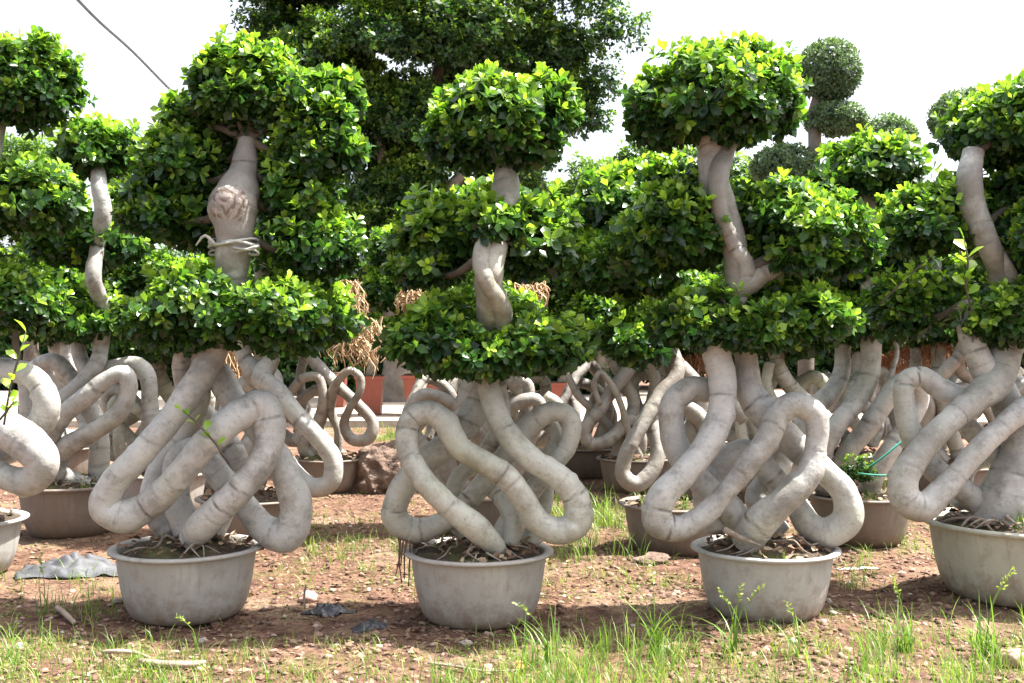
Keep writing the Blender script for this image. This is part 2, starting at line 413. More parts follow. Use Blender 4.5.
def shoots(mb, pos, axis, flush, L, rng, simple=False, nl=7, spread=1.0):
    n = len(pos)
    ref = np.where(np.abs(axis[:, 2:3]) < .9, np.array([[0, 0, 1.0]]), np.array([[1.0, 0, 0]]))
    u = norm(np.cross(axis, ref)); v = np.cross(axis, u)
    phi = rng.uniform(0, 6.28, n); sc = rng.uniform(.75, 1.2, n)
    for i in range(nl):
        k = i / (nl - 1)
        az = phi + i * 2.4 + rng.normal(0, .2, n)
        th = np.radians(85 - 58 * k) + rng.normal(0, .22, n)
        d = axis * np.cos(th)[:, None] + (u * np.cos(az)[:, None] + v * np.sin(az)[:, None]) * np.sin(th)[:, None]
        d = norm(d + np.array([0, 0, -.18 * (1 - k)]) + rng.normal(0, .10, (n, 3)))
        nr = norm(axis + rng.normal(0, .25, (n, 3)))
        ll = L * sc * (1.08 - .42 * k ** 2) * rng.uniform(.8, 1.15, n)
        b = pos + axis * (k * L * .55 * spread)[None].T if np.ndim(k * L) else pos + axis * (k * L * .55 * spread)
        age = np.clip(flush * (0.30 + .70 * k) + rng.uniform(0, .14, n), 0, 1)
        leaves(mb, b, d, nr, ll, age, rng.uniform(0, 1, n), simple)

def pad_into(mb, c, r, L, rng, dens=1.0, simple=False, flat=.62, lob=.40, young=1.0, nl=7, up=.55):
    rx, ry, rz = r
    area = 4 * math.pi * (((rx*ry)**1.6 + (rx*rz)**1.6 + (ry*rz)**1.6) / 3) ** (1 / 1.6)
    n = max(8, int(dens * 3.1 * area / L ** 2 * (7 / nl)))
    d = norm(rng.normal(0, 1, (n, 3)))
    lb = norm(rng.normal(0, 1, (20, 3)))
    f = (1.04 - lob) + lob * np.exp(13 * (d @ lb.T - 1)).max(1) + rng.normal(0, .012 if lob < .1 else .05, n)
    t = np.where(rng.uniform(0, 1, n) < .60, rng.uniform(.88, 1.0, n), rng.uniform(.3, .88, n))
    p = d * (f * t)[:, None] * np.array(r)
    p[:, 2] = np.where(p[:, 2] < 0, p[:, 2] * flat, p[:, 2])
    # a few shoots that stick out of the clipped outline
    out = (rng.uniform(0, 1, n) < (0 if lob < .1 else .09)) & (d[:, 2] > -.3)
    p[out] *= rng.uniform(1.05, 1.32, out.sum())[:, None]
    ax = norm(d * .8 + np.array([0, 0, up]) + rng.normal(0, .38, (n, 3)))
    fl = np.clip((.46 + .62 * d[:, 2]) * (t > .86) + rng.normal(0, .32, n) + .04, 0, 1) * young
    shoots(mb, p + np.array(c), ax, fl, L, rng, simple, nl)

SEED = [100]
def rng_new():
    SEED[0] += 1
    return np.random.default_rng(SEED[0])

# ------------------------------------------------------------------ pots
def lathe(profile, seg=64, wob=0.008, seed=0):
    co = []; n = len(profile)
    for (r, z) in profile:
        for j in range(seg):
            a = 2 * math.pi * j / seg
            rr = r * (1 + wob * math.sin(2 * a + seed) + wob * .6 * math.sin(3 * a + seed * 2.1))
            co.append((rr * math.cos(a), rr * math.sin(a), z + wob * .6 * r * math.sin(2 * a + seed * 1.7)))
    idx = np.arange(n * seg).reshape(n, seg); a = idx[:-1]; b = idx[1:]
    q = np.stack([a, np.roll(a, -1, 1), np.roll(b, -1, 1), b], -1).reshape(-1, 4)
    return np.array(co), q

def make_pot(root, r, h, mat, seed=0):
    body = [(0.02, 0.012), (r*.50, 0.008), (r*.60, 0.0), (r*.655, 0.012), (r*.71, h*.07), (r*.765, h*.17), (r*.805, h*.30), (r*.838, h*.46), (r*.865, h*.64), (r*.885, h*.80), (r*.90, h*.915), (r*.905, h*.945),
            (r*.87, h*.945), (r*.85, h*.80)]
    co, q = lathe(body, seed=seed)
    pot = link('pot', mesh_from('pot', co, None, q, mat), root)
    rim = [(r*.875, h*.93), (r*.915, h*.925), (r*.975, h*.94), (r*1.0, h*.962), (r*.998, h*.985), (r*.98, h*.998), (r*.93, h*1.0), (r*.885, h*.985), (r*.868, h*.94)]
    co, q = lathe(rim, seed=seed)
    link('rim', mesh_from('rim', co, None, q, mat), pot)
    # soil mound
    K, seg = 12, 40
    co = []; 
    for i in range(K + 1):
        k = i / K
        for j in range(seg):
            a = 2 * math.pi * j / seg
            x, y = k * r * .872 * math.cos(a), k * r * .872 * math.sin(a)
            z = h * .93 + .055 * (1 - k * k) + .030 * noise.noise((x*9+seed*5, y*9, seed)) + .016 * noise.noise((x*26, y*26, seed+4))
            co.append((x, y, z))
    idx = np.arange((K + 1) * seg).reshape(K + 1, seg); a = idx[:-1]; b = idx[1:]
    q = np.stack([a, b, np.roll(b, -1, 1), np.roll(a, -1, 1)], -1).reshape(-1, 4)
    soil = link('soil', mesh_from('soil', np.array(co), None, q, SOIL), root)
    # dry leaves and bits of root lying on it
    rg = np.random.default_rng(900 + int(seed * 10)); mb = MB()
    n = 130
    rr = r * .83 * np.sqrt(rg.uniform(0, 1, n)); aa = rg.uniform(0, 6.28, n)
    b = np.stack([rr * np.cos(aa), rr * np.sin(aa), h * .94 + .055 * (1 - (rr / (r*.872))**2) + .022], 1)
    d = norm(np.stack([rg.normal(0, 1, n), rg.normal(0, 1, n), rg.normal(0, .3, n)], 1))
    leaves(mb, b, d, norm(rg.normal(0, .5, (n, 3)) + [0, 0, 1]), rg.uniform(.03, .075, n), rg.uniform(0, 1, n), rg.uniform(0, 1, n))
    o = link('leaf_litter', mb.mesh('leaf_litter', LITTER), soil); o['kind'] = 'stuff'
    return pot, soil

# ------------------------------------------------------------------ ficus bonsai
def ficus(label, px, Y, pot_r, pot_h, pot_material, seed, bark, stems, pads, ox=0, oy=0, sc=1.0,
          leaf=.071, dens=.85, step=.011, group='knotted ficus trees in pots', name='ficus_bonsai', branches=True, lm=None):
    loc = ground_at(px, Y); loc.z -= .012
    root = thing(name, loc, label, 'bonsai tree', group)
    make_pot(root, pot_r, pot_h, pot_material, seed)
    tops = []
    for k, st in enumerate(stems):
        P, rr = [], []
        for (cx, cy, dy, r) in st:
            w = at(ox + cx / sc, oy + cy / sc, Y)
            kk = (Y + dy) / Y
            w = Vector((w.x * kk, Y + dy, CAMZ + (w.z - CAMZ) * kk))
            P.append(w - loc); rr.append(r * .85 / sc / F * (Y + dy))
        tops += P
        tube('trunk' if k == 0 else 'stem', P, rr, bark, root, seg=22 if step < .02 else 14, step=step, seed=seed * 10 + k)
    pl = []
    for pad in pads:
        mb = MB(); rng = rng_new(); cs = []
        for e in pad:
            x, y, dy, hw, hh = e[:5]
            c = at(x, y, Y); kk = (Y + dy) / Y
            c = Vector((c.x * kk, Y + dy, CAMZ + (c.z - CAMZ) * kk)) - loc
            rx, rz = hw / F * Y, hh / F * Y
            ry = e[5] if len(e) > 5 else rx * .85
            # a flattened underside: the pad's middle sits below its centre
            c.z -= rz * .13
            rz *= 1.08
            pad_into(mb, c, (rx * .93, ry * .93, rz * .95), leaf, rng, dens)
            cs.append((c, rz))
        fo = link('foliage_pad', mb.mesh('foliage_pad', lm or LEAF), root); pl.append(fo)
        if branches:
            for c, rz in cs:
                cands = [p for p in tops if p.z < c.z + .25]
                t = min(cands or tops, key=lambda p: (p - c).length)
                e = c + Vector((0, 0, -rz * .15))
                m = (t + e) / 2 + Vector((0, 0, -.05 if t.z > e.z else .03))
                if (t - e).length > .1:
                    tube('branch', [t, m, e], [.028, .020, .008], BRANCH, root, seg=10, step=.04, rings=False, seed=seed)
    return root

# --- front row -------------------------------------------------------------
D1 = 6.0
t1 = ficus('potted ficus with widest crown and scarred trunk wrapped in pale tape, grey pot', 187, 6.13, .42, .395, POT_GREY, 1, BARK, [
    # trunk, bend at the lower left, high loop on the right, foot in the pot
    [(368, -420, .05, 24), (362, -360, .02, 34), (352, -305, -.05, 50), (340, -265, -.10, 62), (344, -222, -.12, 54), (340, -180, -.12, 46), (326, -90, -.08, 42), (298, 30, -.08, 40), (262, 105, -.13, 36), (205, 190, -.20, 35), (140, 268, -.26, 36), (75, 340, -.28, 40), (55, 392, -.27, 46), (100, 410, -.25, 48), (160, 380, -.26, 38), (225, 315, -.30, 35), (290, 238, -.30, 37), (355, 185, -.22, 38), (405, 172, -.16, 40), (420, 220, -.17, 38), (402, 290, -.22, 36), (345, 360, -.26, 37), (275, 425, -.22, 42), (245, 462, -.12, 34)],
    [(300, 90, .10, 34), (345, 165, .10, 34), (405, 235, .02, 34), (455, 320, -.04, 36), (478, 395, -.04, 41), (455, 452, -.02, 44), (408, 440, .0, 38), (362, 385, .04, 32), (310, 325, .08, 32), (255, 265, .10, 32), (215, 290, .12, 32), (215, 370, .10, 34), (240, 450, .05, 38)],
    [(235, 30, .12, 20), (225, 90, .14, 24), (250, 160, .18, 28), (310, 225, .20, 30), (345, 300, .18, 30), (320, 380, .16, 32), (290, 450, .12, 34)],
    [(260, 40, .05, 22), (268, 120, .08, 26), (240, 220, .20, 30), (180, 300, .22, 30), (160, 370, .2, 32), (200, 450, .15, 34)],
], [
    [(265, 92, .10, 68, 56), (222, 80, .05, 38, 38), (318, 138, .05, 46, 58), (335, 95, .15, 30, 30), (258, 64, .1, 36, 22), (290, 170, .1, 30, 40)],
    [(180, 165, .12, 40, 52, .3), (158, 205, .10, 40, 42, .3), (200, 225, .22, 34, 36, .25), (188, 120, .2, 24, 26, .2), (214, 150, .30, 34, 48, .22)],
    [(316, 240, .05, 46, 48, .32), (300, 200, .1, 40, 40, .3)],
    [(196, 308, -.10, 66, 46, .42), (285, 318, -.12, 66, 40, .42), (160, 322, 0, 36, 34, .3)],
], 80, 330, 2.204)
t2 = ficus('potted ficus with three stacked leaf tiers, brown roots hanging beside its beige pot', 479, D1, .41, .39, POT_BEIGE, 2, BARK_GREEN, [
    [(330, -500, .05, 24), (330, -430, -.04, 36), (328, -370, -.14, 36), (318, -310, -.20, 34), (298, -250, -.28, 37), (288, -190, -.30, 40), (296, -130, -.22, 40), (290, -60, -.08, 34), (284, 25, -.06, 31), (300, 100, -.12, 33), (335, 180, -.18, 34), (395, 243, -.22, 36), (462, 290, -.24, 37), (503, 345, -.24, 38), (503, 400, -.24, 40), (455, 418, -.24, 40), (410, 395, -.24, 36), (373, 340, -.26, 35), (330, 285, -.27, 34), (270, 248, -.28, 33), (220, 215, -.26, 33), (180, 150, -.22, 32), (140, 128, -.20, 33), (100, 150, -.20, 33), (92, 215, -.24, 34), (125, 285, -.30, 35), (185, 350, -.32, 36), (250, 405, -.28, 37), (300, 450, -.20, 32), (316, 470, -.14, 26)],
    [(300, 10, .06, 30), (262, 115, .04, 40), (205, 190, .0, 42), (130, 255, -.02, 38), (75, 320, -.04, 36), (60, 385, -.04, 38), (105, 415, -.02, 38), (170, 400, .0, 33), (235, 350, .02, 32), (290, 285, .05, 32), (345, 215, .06, 30), (390, 160, .04, 28), (445, 128, .0, 27), (487, 140, -.02, 27), (486, 200, -.02, 27), (445, 260, .0, 28), (395, 320, .02, 30), (345, 390, .03, 32), (315, 450, .02, 34)],
    [(310, 60, .16, 26), (320, 150, .2, 28), (280, 230, .22, 28), (215, 290, .2, 26), (200, 370, .16, 26), (250, 450, .1, 30)],
    [(350, 200, .2, 24), (385, 165, .18, 23), (430, 155, .15, 22), (452, 185, .14, 22), (430, 260, .16, 24), (420, 360, .16, 26), (390, 450, .1, 30)],
    [(325, -420, -.06, 22), (300, -330, -.22, 24), (272, -250, -.33, 26), (285, -190, -.37, 26), (320, -130, -.29, 28), (318, -60, -.12, 26), (300, 20, 0, 26)],
    [(280, 300, .12, 22), (330, 355, .0, 24), (350, 400, -.06, 26), (340, 450, -.08, 28)],
], [
    [(500, 128, .0, 76, 50), (545, 112, .05, 32, 42), (455, 136, -.05, 34, 34), (552, 95, .0, 20, 20), (492, 106, .02, 58, 34)],
    [(436, 235, .06, 46, 46, .34), (425, 268, .05, 34, 22, .3)],
    [(492, 224, -.20, 34, 20, .22), (540, 240, .06, 44, 46, .36), (495, 218, .22, 44, 34, .25)],
    [(440, 340, -.04, 54, 42, .42), (535, 346, -.02, 56, 36, .42), (488, 356, -.22, 50, 22, .22), (484, 335, .22, 60, 30, .25)],
], 370, 360, 2.4375)
t3 = ficus('potted ficus with bare trunk neck under a domed top tier, pale grey pot', 765, 5.95, .40, .37, POT_PALE, 3, BARK, [
    [(150, -480, .05, 26), (180, -400, .0, 36), (188, -320, -.05, 38), (215, -240, -.05, 34), (232, -160, -.10, 33), (232, -90, -.08, 34), (205, -20, -.03, 36), (188, 30, -.06, 37), (204, 105, -.10, 35), (202, 180, -.14, 34), (170, 255, -.20, 35), (120, 318, -.26, 36), (70, 370, -.28, 38), (60, 422, -.27, 38), (105, 438, -.26, 34), (160, 410, -.26, 30), (208, 362, -.26, 29), (255, 305, -.26, 29), (300, 245, -.24, 32), (325, 190, -.20, 32), (365, 165, -.18, 33), (408, 190, -.19, 32), (410, 260, -.20, 30), (395, 318, -.22, 35), (335, 380, -.24, 40), (280, 430, -.20, 44), (258, 470, -.12, 40)],
    [(225, -30, .06, 32), (255, 60, .05, 33), (262, 130, .02, 36), (300, 190, -.02, 38), (365, 255, .0, 36), (425, 310, -.06, 34), (472, 360, -.08, 35), (478, 418, -.08, 38), (435, 448, -.06, 38), (395, 432, -.02, 34), (365, 385, .04, 32), (312, 322, .06, 32), (252, 270, .08, 32), (200, 300, .1, 32), (170, 355, .08, 36), (195, 440, .05, 38)],
    [(225, 120, .06, 30), (180, 132, .04, 32), (130, 132, .0, 34), (95, 165, -.02, 34), (95, 230, -.02, 34), (125, 300, -.02, 34), (170, 350, -.02, 34), (225, 400, -.04, 36), (265, 460, -.02, 38)],
    [(220, -420, 0, 20), (196, -340, -.12, 26), (196, -270, -.15, 25), (222, -200, -.15, 22), (255, -130, -.14, 24), (238, -70, -.1, 24), (215, -20, -.04, 26)],
    [(262, 140, .14, 30), (330, 210, .2, 30), (330, 300, .22, 30), (280, 370, .18, 32), (330, 450, .12, 34)],
], [
    [(712, 100, .02, 90, 66), (660, 112, -.04, 42, 40), (770, 100, .05, 38, 48), (740, 62, .05, 30, 26)],
    [(675, 232, .05, 62, 50, .40), (640, 250, .15, 44, 34, .3), (700, 200, .20, 42, 30, .3)],
    [(802, 258, -.10, 34, 20, .30), (808, 234, .02, 64, 44, .42), (775, 215, .12, 42, 38, .35), (840, 250, .05, 34, 34, .3)],
    [(705, 322, .05, 58, 34, .40), (800, 320, .0, 66, 32, .42), (755, 328, -.12, 50, 26, .3), (760, 310, .24, 80, 30, .3)],
], 630, 330, 2.204)
D4 = 6.4
t4 = ficus('potted ficus with tall bare forked white trunk, wide greenish pot full of pale roots', 1016, 6.45, .54, .455, POT_GREEN, 4, BARK, [
    [(338, -392, .05, 29), (328, -330, .0, 32), (345, -250, -.02, 33), (375, -180, -.04, 32), (395, -120, .02, 30), (410, -60, .04, 30), (420, 10, .0, 32), (405, 70, -.03, 36), (385, 120, -.08, 40), (340, 155, -.14, 36), (280, 205, -.20, 33), (222, 268, -.26, 34), (185, 325, -.28, 36), (186, 372, -.28, 38), (225, 390, -.28, 36), (272, 352, -.27, 31), (325, 292, -.26, 27), (385, 230, -.24, 27), (450, 175, -.2, 30), (510, 140, -.14, 34), (560, 190, -.12, 36), (540, 290, -.14, 40), (500, 380, -.1, 44)],
    [(352, -220, .02, 14), (392, -165, -.02, 20), (425, -100, .0, 20), (432, -40, .0, 22), (425, 20, .02, 22)],
    [(325, -60, .02, 24), (328, 0, .0, 30), (348, 60, -.04, 34), (380, 118, -.05, 36)],
    [(350, 165, -.05, 30), (310, 150, .0, 30), (265, 130, .0, 30), (222, 103, -.01, 28), (188, 115, -.02, 27), (188, 180, -.04, 28), (208, 245, -.06, 30), (250, 305, -.06, 31), (310, 350, -.05, 32), (355, 385, -.02, 34)],
    [(392, 120, .05, 40), (425, 190, .02, 42), (440, 260, -.04, 48), (425, 330, -.08, 62), (412, 390, -.06, 84), (405, 450, -.02, 100)],
    [(300, 185, .10, 26), (345, 235, .10, 26), (395, 285, .05, 28), (440, 350, .0, 32)],
    [(400, 160, .2, 20), (440, 120, .2, 20), (470, 170, .22, 20), (430, 260, .25, 22), (330, 300, .22, 24), (310, 390, .15, 28)],
], [
    [(992, 130, .30, 66, 44, .40), (1030, 125, .1, 48, 46, .4)],
    [(925, 222, .25, 52, 44, .40), (960, 205, .35, 40, 34, .3)],
    [(1045, 235, -.05, 48, 54, .40), (1030, 190, .2, 36, 34, .3)],
    [(1002, 318, -.06, 42, 32, .25), (1045, 312, -.05, 52, 36, .40)],
    [(905, 306, .40, 40, 36, .3), (945, 300, .45, 34, 30, .3)],
], 820, 330, 2.203)
t0 = ficus('potted ficus cut by the left picture edge, its thick coil overhanging a dark pot', -46, 7.0, .45, .37, POT_PALE, 5, BARK, [
    [(0, -560, .05, 24), (-10, -440, .02, 28), (-60, -300, 0, 32), (-110, -120, 0, 34), (-130, 40, .0, 36), (-120, 150, -.05, 38), (-70, 180, -.15, 44), (-10, 210, -.22, 48), (55, 245, -.25, 48), (92, 290, -.24, 46), (70, 332, -.22, 40), (10, 325, -.20, 36), (-50, 290, -.18, 38), (-110, 330, -.1, 40), (-100, 400, 0, 40)],
    [(-140, 60, .1, 34), (-70, 100, .08, 34), (-10, 92, .04, 32), (40, 92, .0, 30), (85, 115, -.03, 32), (103, 165, -.04, 34), (85, 215, .0, 36), (40, 255, .03, 34), (-30, 290, .06, 36), (-90, 400, .08, 36)],
    [(-110, 120, .2, 30), (-160, 200, .15, 32), (-170, 280, .05, 34), (-130, 390, .0, 38)],
], [
    [(24, 84, .0, 58, 58), (-30, 90, .0, 50, 50)],
    [(34, 198, -.05, 54, 40, .4), (-25, 200, 0, 50, 44, .4)],
    [(12, 296, -.05, 48, 40, .4), (-40, 300, .05, 50, 40, .4)],
], 0, 330, 2.203)

# --- second row ------------------------------------------------------------
D2 = 8.45
S2 = dict(leaf=.088, dens=.85, step=.022)
ta = ficus('potted ficus with a smooth high stem loop, in dark pot left of the grey pot', 72, D2, .425, .40, POT_BROWN, 6, BARK, [
    [(98, 140, .05, 7), (99, 185, -.22, 9), (103, 212, -.25, 9), (98, 245, -.2, 9), (94, 278, -.3, 9), (104, 312, -.15, 9), (102, 343, -.05, 9), (97, 364, -.1, 10), (80, 384, -.14, 9.5), (61, 402, -.14, 10), (44, 424, -.12, 10), (38, 450, -.1, 11), (52, 468, -.05, 12), (66, 488, 0, 12)],
    [(72, 318, .05, 7), (77, 342, .04, 8), (82, 362, -.02, 8), (88, 374, -.08, 8)],
    [(90, 490, -.02, 12), (58, 470, -.14, 11), (48, 445, -.2, 11), (64, 416, -.24, 11), (88, 396, -.26, 11), (108, 379, -.25, 10.5), (124, 374, -.24, 10.5), (129, 388, -.24, 10), (121, 410, -.25, 10.5), (102, 427, -.26, 11), (82, 438, -.24, 12), (62, 452, -.16, 12), (56, 490, -.05, 13)],
    [(92, 376, 0, 8), (116, 366, .0, 8.5), (135, 364, .0, 9), (147, 376, -.02, 10), (150, 402, -.04, 10), (148, 438, -.06, 11), (130, 462, -.06, 12), (105, 492, 0, 13)],
    [(34, 450, .1, 10), (27, 385, .1, 9), (37, 366, .08, 9), (54, 362, .06, 9), (69, 374, .05, 9), (82, 396, .06, 10), (98, 430, .06, 11), (98, 490, .05, 12)],
], [
    [(96, 150, .0, 46, 36, .4)],
    [(92, 240, .05, 62, 31, .36), (60, 240, .1, 36, 26, .3)],
    [(82, 318, -.05, 58, 27, .4)],
], **S2)
tb = ficus('potted ficus right behind the scarred tree, long stem sweeping to a low bend', 252, 8.3, .42, .35, POT_BROWN, 7, BARK, [
    [(262, 190, .1, 8), (262, 260, .05, 9), (266, 330, .05, 10), (272, 358, .0, 10), (262, 378, -.05, 14), (276, 390, -.1, 11), (295, 414, -.16, 10.5), (317, 437, -.2, 10.5), (333, 462, -.2, 11), (330, 483, -.2, 12), (312, 488, -.18, 12), (295, 473, -.14, 10), (279, 452, -.08, 10), (262, 440, .0, 11), (245, 455, .04, 12), (240, 495, .04, 13)],
    [(244, 335, .06, 9), (244, 356, .03, 9), (256, 376, -.03, 12)],
    [(258, 376, .1, 12), (240, 390, .12, 10), (225, 420, .1, 10), (230, 460, .08, 12), (255, 495, .05, 13)],
], [
    [(300, 250, .1, 52, 46, .4)],
    [(285, 180, .2, 56, 46, .4)],
    [(318, 318, .05, 44, 32, .35), (260, 310, .1, 50, 34, .35)],
], **S2)
tc = ficus('potted ficus behind the beige pot tree, low loops showing either side of its trunk', 486, 8.6, .42, .35, POT_BROWN, 8, BARK_BROWN, [
    [(492, 200, .05, 9), (490, 300, .0, 11), (482, 350, .0, 12), (470, 392, -.02, 13), (452, 432, -.05, 12), (446, 466, -.05, 12), (470, 500, 0, 13)],
    [(470, 425, .0, 10), (458, 410, -.05, 8), (444, 400, -.08, 8), (424, 395, -.1, 8), (412, 408, -.1, 8), (414, 432, -.08, 9), (430, 460, -.05, 10), (452, 500, 0, 12)],
    [(486, 430, .0, 9), (505, 414, -.05, 8), (520, 402, -.08, 8), (536, 401, -.08, 8), (541, 412, -.06, 8), (530, 440, -.05, 9), (515, 470, 0, 10), (505, 500, .05, 11)],
    [(512, 388, .15, 5), (517, 382, .15, 6), (527, 384, .15, 6.5), (528, 398, .15, 7), (520, 430, .14, 8), (500, 470, .1, 10), (490, 500, .08, 11)],
    [(464, 384, .1, 7), (466, 410, .12, 9), (485, 440, .12, 10), (540, 440, .1, 9), (560, 425, .05, 8), (556, 405, .0, 8), (545, 398, 0, 8)],
], [
    [(492, 220, .1, 58, 44, .4)], [(490, 318, .1, 62, 36, .4)],
], **S2)
te = ficus('potted ficus with slender drooping loop, in brown pot left of pale grey pot', 676, 7.85, .41, .355, POT_BROWN, 9, BARK_BROWN, [
    [(640, 210, .1, 8), (648, 290, .1, 9), (668, 345, .05, 10), (676, 374, -.02, 10), (660, 395, -.1, 9.5), (641, 427, -.2, 9), (626, 455, -.24, 9), (623, 476, -.24, 9.5), (637, 485, -.24, 10), (651, 473, -.22, 9), (658, 452, -.18, 9), (654, 425, -.1, 9), (664, 405, 0, 9), (690, 410, .02, 10), (712, 440, .0, 11), (700, 495, .0, 12)],
    [(672, 360, .05, 10), (700, 395, .08, 10), (690, 440, .08, 11), (672, 500, .05, 12)],
    [(745, 420, .1, 9), (728, 405, .1, 9), (712, 425, .1, 9), (720, 465, .06, 10), (690, 500, .05, 11)],
], [
    [(622, 205, .15, 50, 40, .4), (655, 185, .2, 40, 34, .35)],
    [(608, 262, .10, 52, 40, .4), (650, 270, .15, 40, 34, .35)],
    [(640, 335, .0, 48, 32, .38)],
], **S2)
tf = ficus('potted ficus with a thick curved grey trunk, in the brown pot with green twine', 860, 8.25, .41, .375, POT_BROWN, 10, BARK, [
    [(868, 150, .1, 9), (866, 205, .0, 11), (868, 270, -.02, 11), (873, 320, -.02, 12), (871, 352, -.05, 12.5), (867, 380, -.08, 13), (856, 402, -.12, 13), (838, 424, -.16, 13), (824, 448, -.16, 13), (822, 474, -.12, 13), (838, 498, -.02, 14)],
    [(842, 345, .12, 10), (842, 372, .1, 11), (832, 392, .05, 11), (815, 410, 0, 11), (800, 440, 0, 11), (815, 475, 0, 12), (838, 500, .05, 13)],
    [(836, 500, -.05, 13), (838, 472, -.16, 12), (846, 455, -.2, 11.5), (864, 433, -.22, 11), (884, 404, -.22, 11), (898, 384, -.2, 10.5), (916, 384, -.14, 10), (920, 402, -.1, 10), (906, 428, -.12, 11), (888, 454, -.16, 12), (872, 480, -.12, 13), (868, 502, -.05, 14)],
    [(894, 337, -.02, 2.0), (897, 352, -.03, 2.6), (894, 366, -.06, 3.0), (888, 384, -.1, 4)],
], [
    [(872, 170, .0, 58, 37, .42)],
    [(895, 250, .1, 44, 40, .4), (850, 262, .2, 44, 34, .35)],
    [(900, 312, -.02, 48, 34, .36), (862, 318, .05, 44, 30, .36)],
], **S2)

# --- third row -------------------------------------------------------------
S3 = dict(leaf=.095, dens=.75, step=.03)
td = ficus('small far ficus with thin coiled stems, standing between beige and pale grey pots', 634, 10.95, .38, .345, POT_BROWN, 11, BARK_BROWN, [
    [(640, 230, 0, 7), (636, 320, 0, 8), (640, 348, 0, 8.5), (628, 371, -.05, 8.5), (612, 392, -.1, 7.5), (597, 414, -.16, 7.5), (585, 430, -.18, 7.5), (589, 443, -.18, 8), (604, 443, -.18, 8), (617, 433, -.15, 7), (630, 420, -.1, 7), (640, 440, -.05, 8), (635, 462, 0, 9)],
    [(604, 344, .1, 5), (612, 362, .08, 6), (624, 380, .05, 7), (634, 405, .04, 7), (625, 430, .0, 7), (615, 460, 0, 8)],
    [(568, 376, -.05, 4), (578, 396, -.06, 4.5), (590, 408, -.05, 5), (610, 430, .05, 6), (625, 462, .05, 8)],
    [(600, 405, -.2, 3.4), (594, 385, -.22, 3.4), (600, 373, -.22, 3.4), (612, 386, -.22, 3.6), (622, 408, -.2, 4), (627, 430, -.16, 5), (640, 462, -.05, 7)],
    [(640, 350, .1, 7), (655, 380, .12, 7), (650, 415, .1, 7), (665, 440, .05, 8), (650, 462, .05, 8)],
], [
    [(590, 225, .05, 42, 32, .42)], [(590, 320, .0, 42, 32, .42)], [(655, 325, 0, 40, 28, .38)], [(565, 270, .1, 38, 30, .38)],
], **S3)
tb2 = ficus('far ficus with three slender loops and hanging straw, left of the brown boulder', 330, 10.95, .38, .345, POT_BROWN, 12, BARK_BROWN, [
    [(296, 240, 0, 7), (294, 310, 0, 8), (300, 342, 0, 8), (316, 364, -.05, 7.5), (337, 386, -.1, 7.5), (358, 405, -.16, 7), (373, 424, -.18, 7), (368, 439, -.18, 7.5), (352, 440, -.18, 7), (344, 426, -.16, 6), (349, 410, -.2, 5), (359, 394, -.24, 4.5), (361, 379, -.24, 4.5), (351, 371, -.24, 4.5), (339, 380, -.2, 5), (330, 398, -.1, 6), (320, 425, 0, 6), (310, 462, 0, 8)],
    [(278, 400, .05, 6), (290, 393, -.05, 5.5), (303, 379, -.14, 5.5), (318, 378, -.16, 5.5), (323, 397, -.16, 5.5), (317, 422, -.12, 6), (303, 448, -.08, 7), (318, 464, 0, 8)],
    [(285, 420, .1, 6), (300, 402, .05, 6), (316, 391, -.02, 6.5), (331, 392, -.05, 6.5), (330, 410, -.05, 6), (338, 432, -.03, 5), (336, 462, 0, 6)],
    [(308, 345, .1, 6), (300, 380, .12, 6), (310, 420, .12, 7), (345, 462, .05, 8)],
], [
    [(322, 245, .1, 38, 32, .4)], [(322, 315, .05, 36, 26, .36)],
], **S3)

# more of the same trees further back: whole copies turned about
def stand(src, px, Y, rz, label, s=1.0):
    o = copy_tree(src)
    o.location = ground_at(px, Y); o.location.z -= .012 * s
    o.rotation_euler = (0, 0, R(rz)); o.scale = (s, s, s)
    o['label'] = label
    return o
for src, px, Y, rz, s, label in [
    (t2, 782, 10.4, 160, 1.0, 'far potted ficus seen between the two trunk legs of the pale grey pot tree'),
    (t3, 848, 11.2, 200, .97, 'far potted ficus straight behind the brown pot with green twine'),
    (te, 958, 10.2, 170, 1.0, 'far potted ficus seen through the high loop of the wide greenish pot tree'),
    (t2, 1035, 10.8, 20, .98, 'far potted ficus cut by the right edge behind the wide greenish pot'),
    (t3, 722, 12.6, 30, 1.0, 'distant potted ficus hidden behind the crown of the pale grey pot tree'),
    (ta, 915, 13.4, 200, 1.0, 'distant potted ficus among rust straw bundles, left of the forked white trunk'),
    (t2, 1010, 14.5, 200, 1.0, 'most distant potted ficus at the right, deep behind the forked white trunk'),
    (t2, 164, 9.6, 190, .96, 'far potted ficus standing just left behind the tape-wrapped trunk'),
    (t3, 236, 11.0, 150, 1.0, 'far potted ficus right behind the scarred trunk, before the glimpsed red planter'),
    (te, 432, 12.4, 25, 1.0, 'distant potted ficus between the brown boulder and the green-tinged trunk'),
    (t2, 508, 11.4, 170, .98, 'far potted ficus straight behind the green-tinged trunk, mostly hidden'),
    (t3, 676, 11.6, 15, .97, 'far potted ficus behind the slender drooping loop'),
    (tf, 60, 11.8, 185, 1.0, 'distant potted ficus behind the smooth high stem loop at the left'),
    (tf, 930, 11.6, 20, .97, 'far potted ficus just behind the high loop, below the widest straw bundle'),
    (te, 585, 12.2, 10, 1.0, 'distant potted ficus behind the small far tree with thin coiled stems'),
]:
    stand(src, px, Y, rz, label, s)

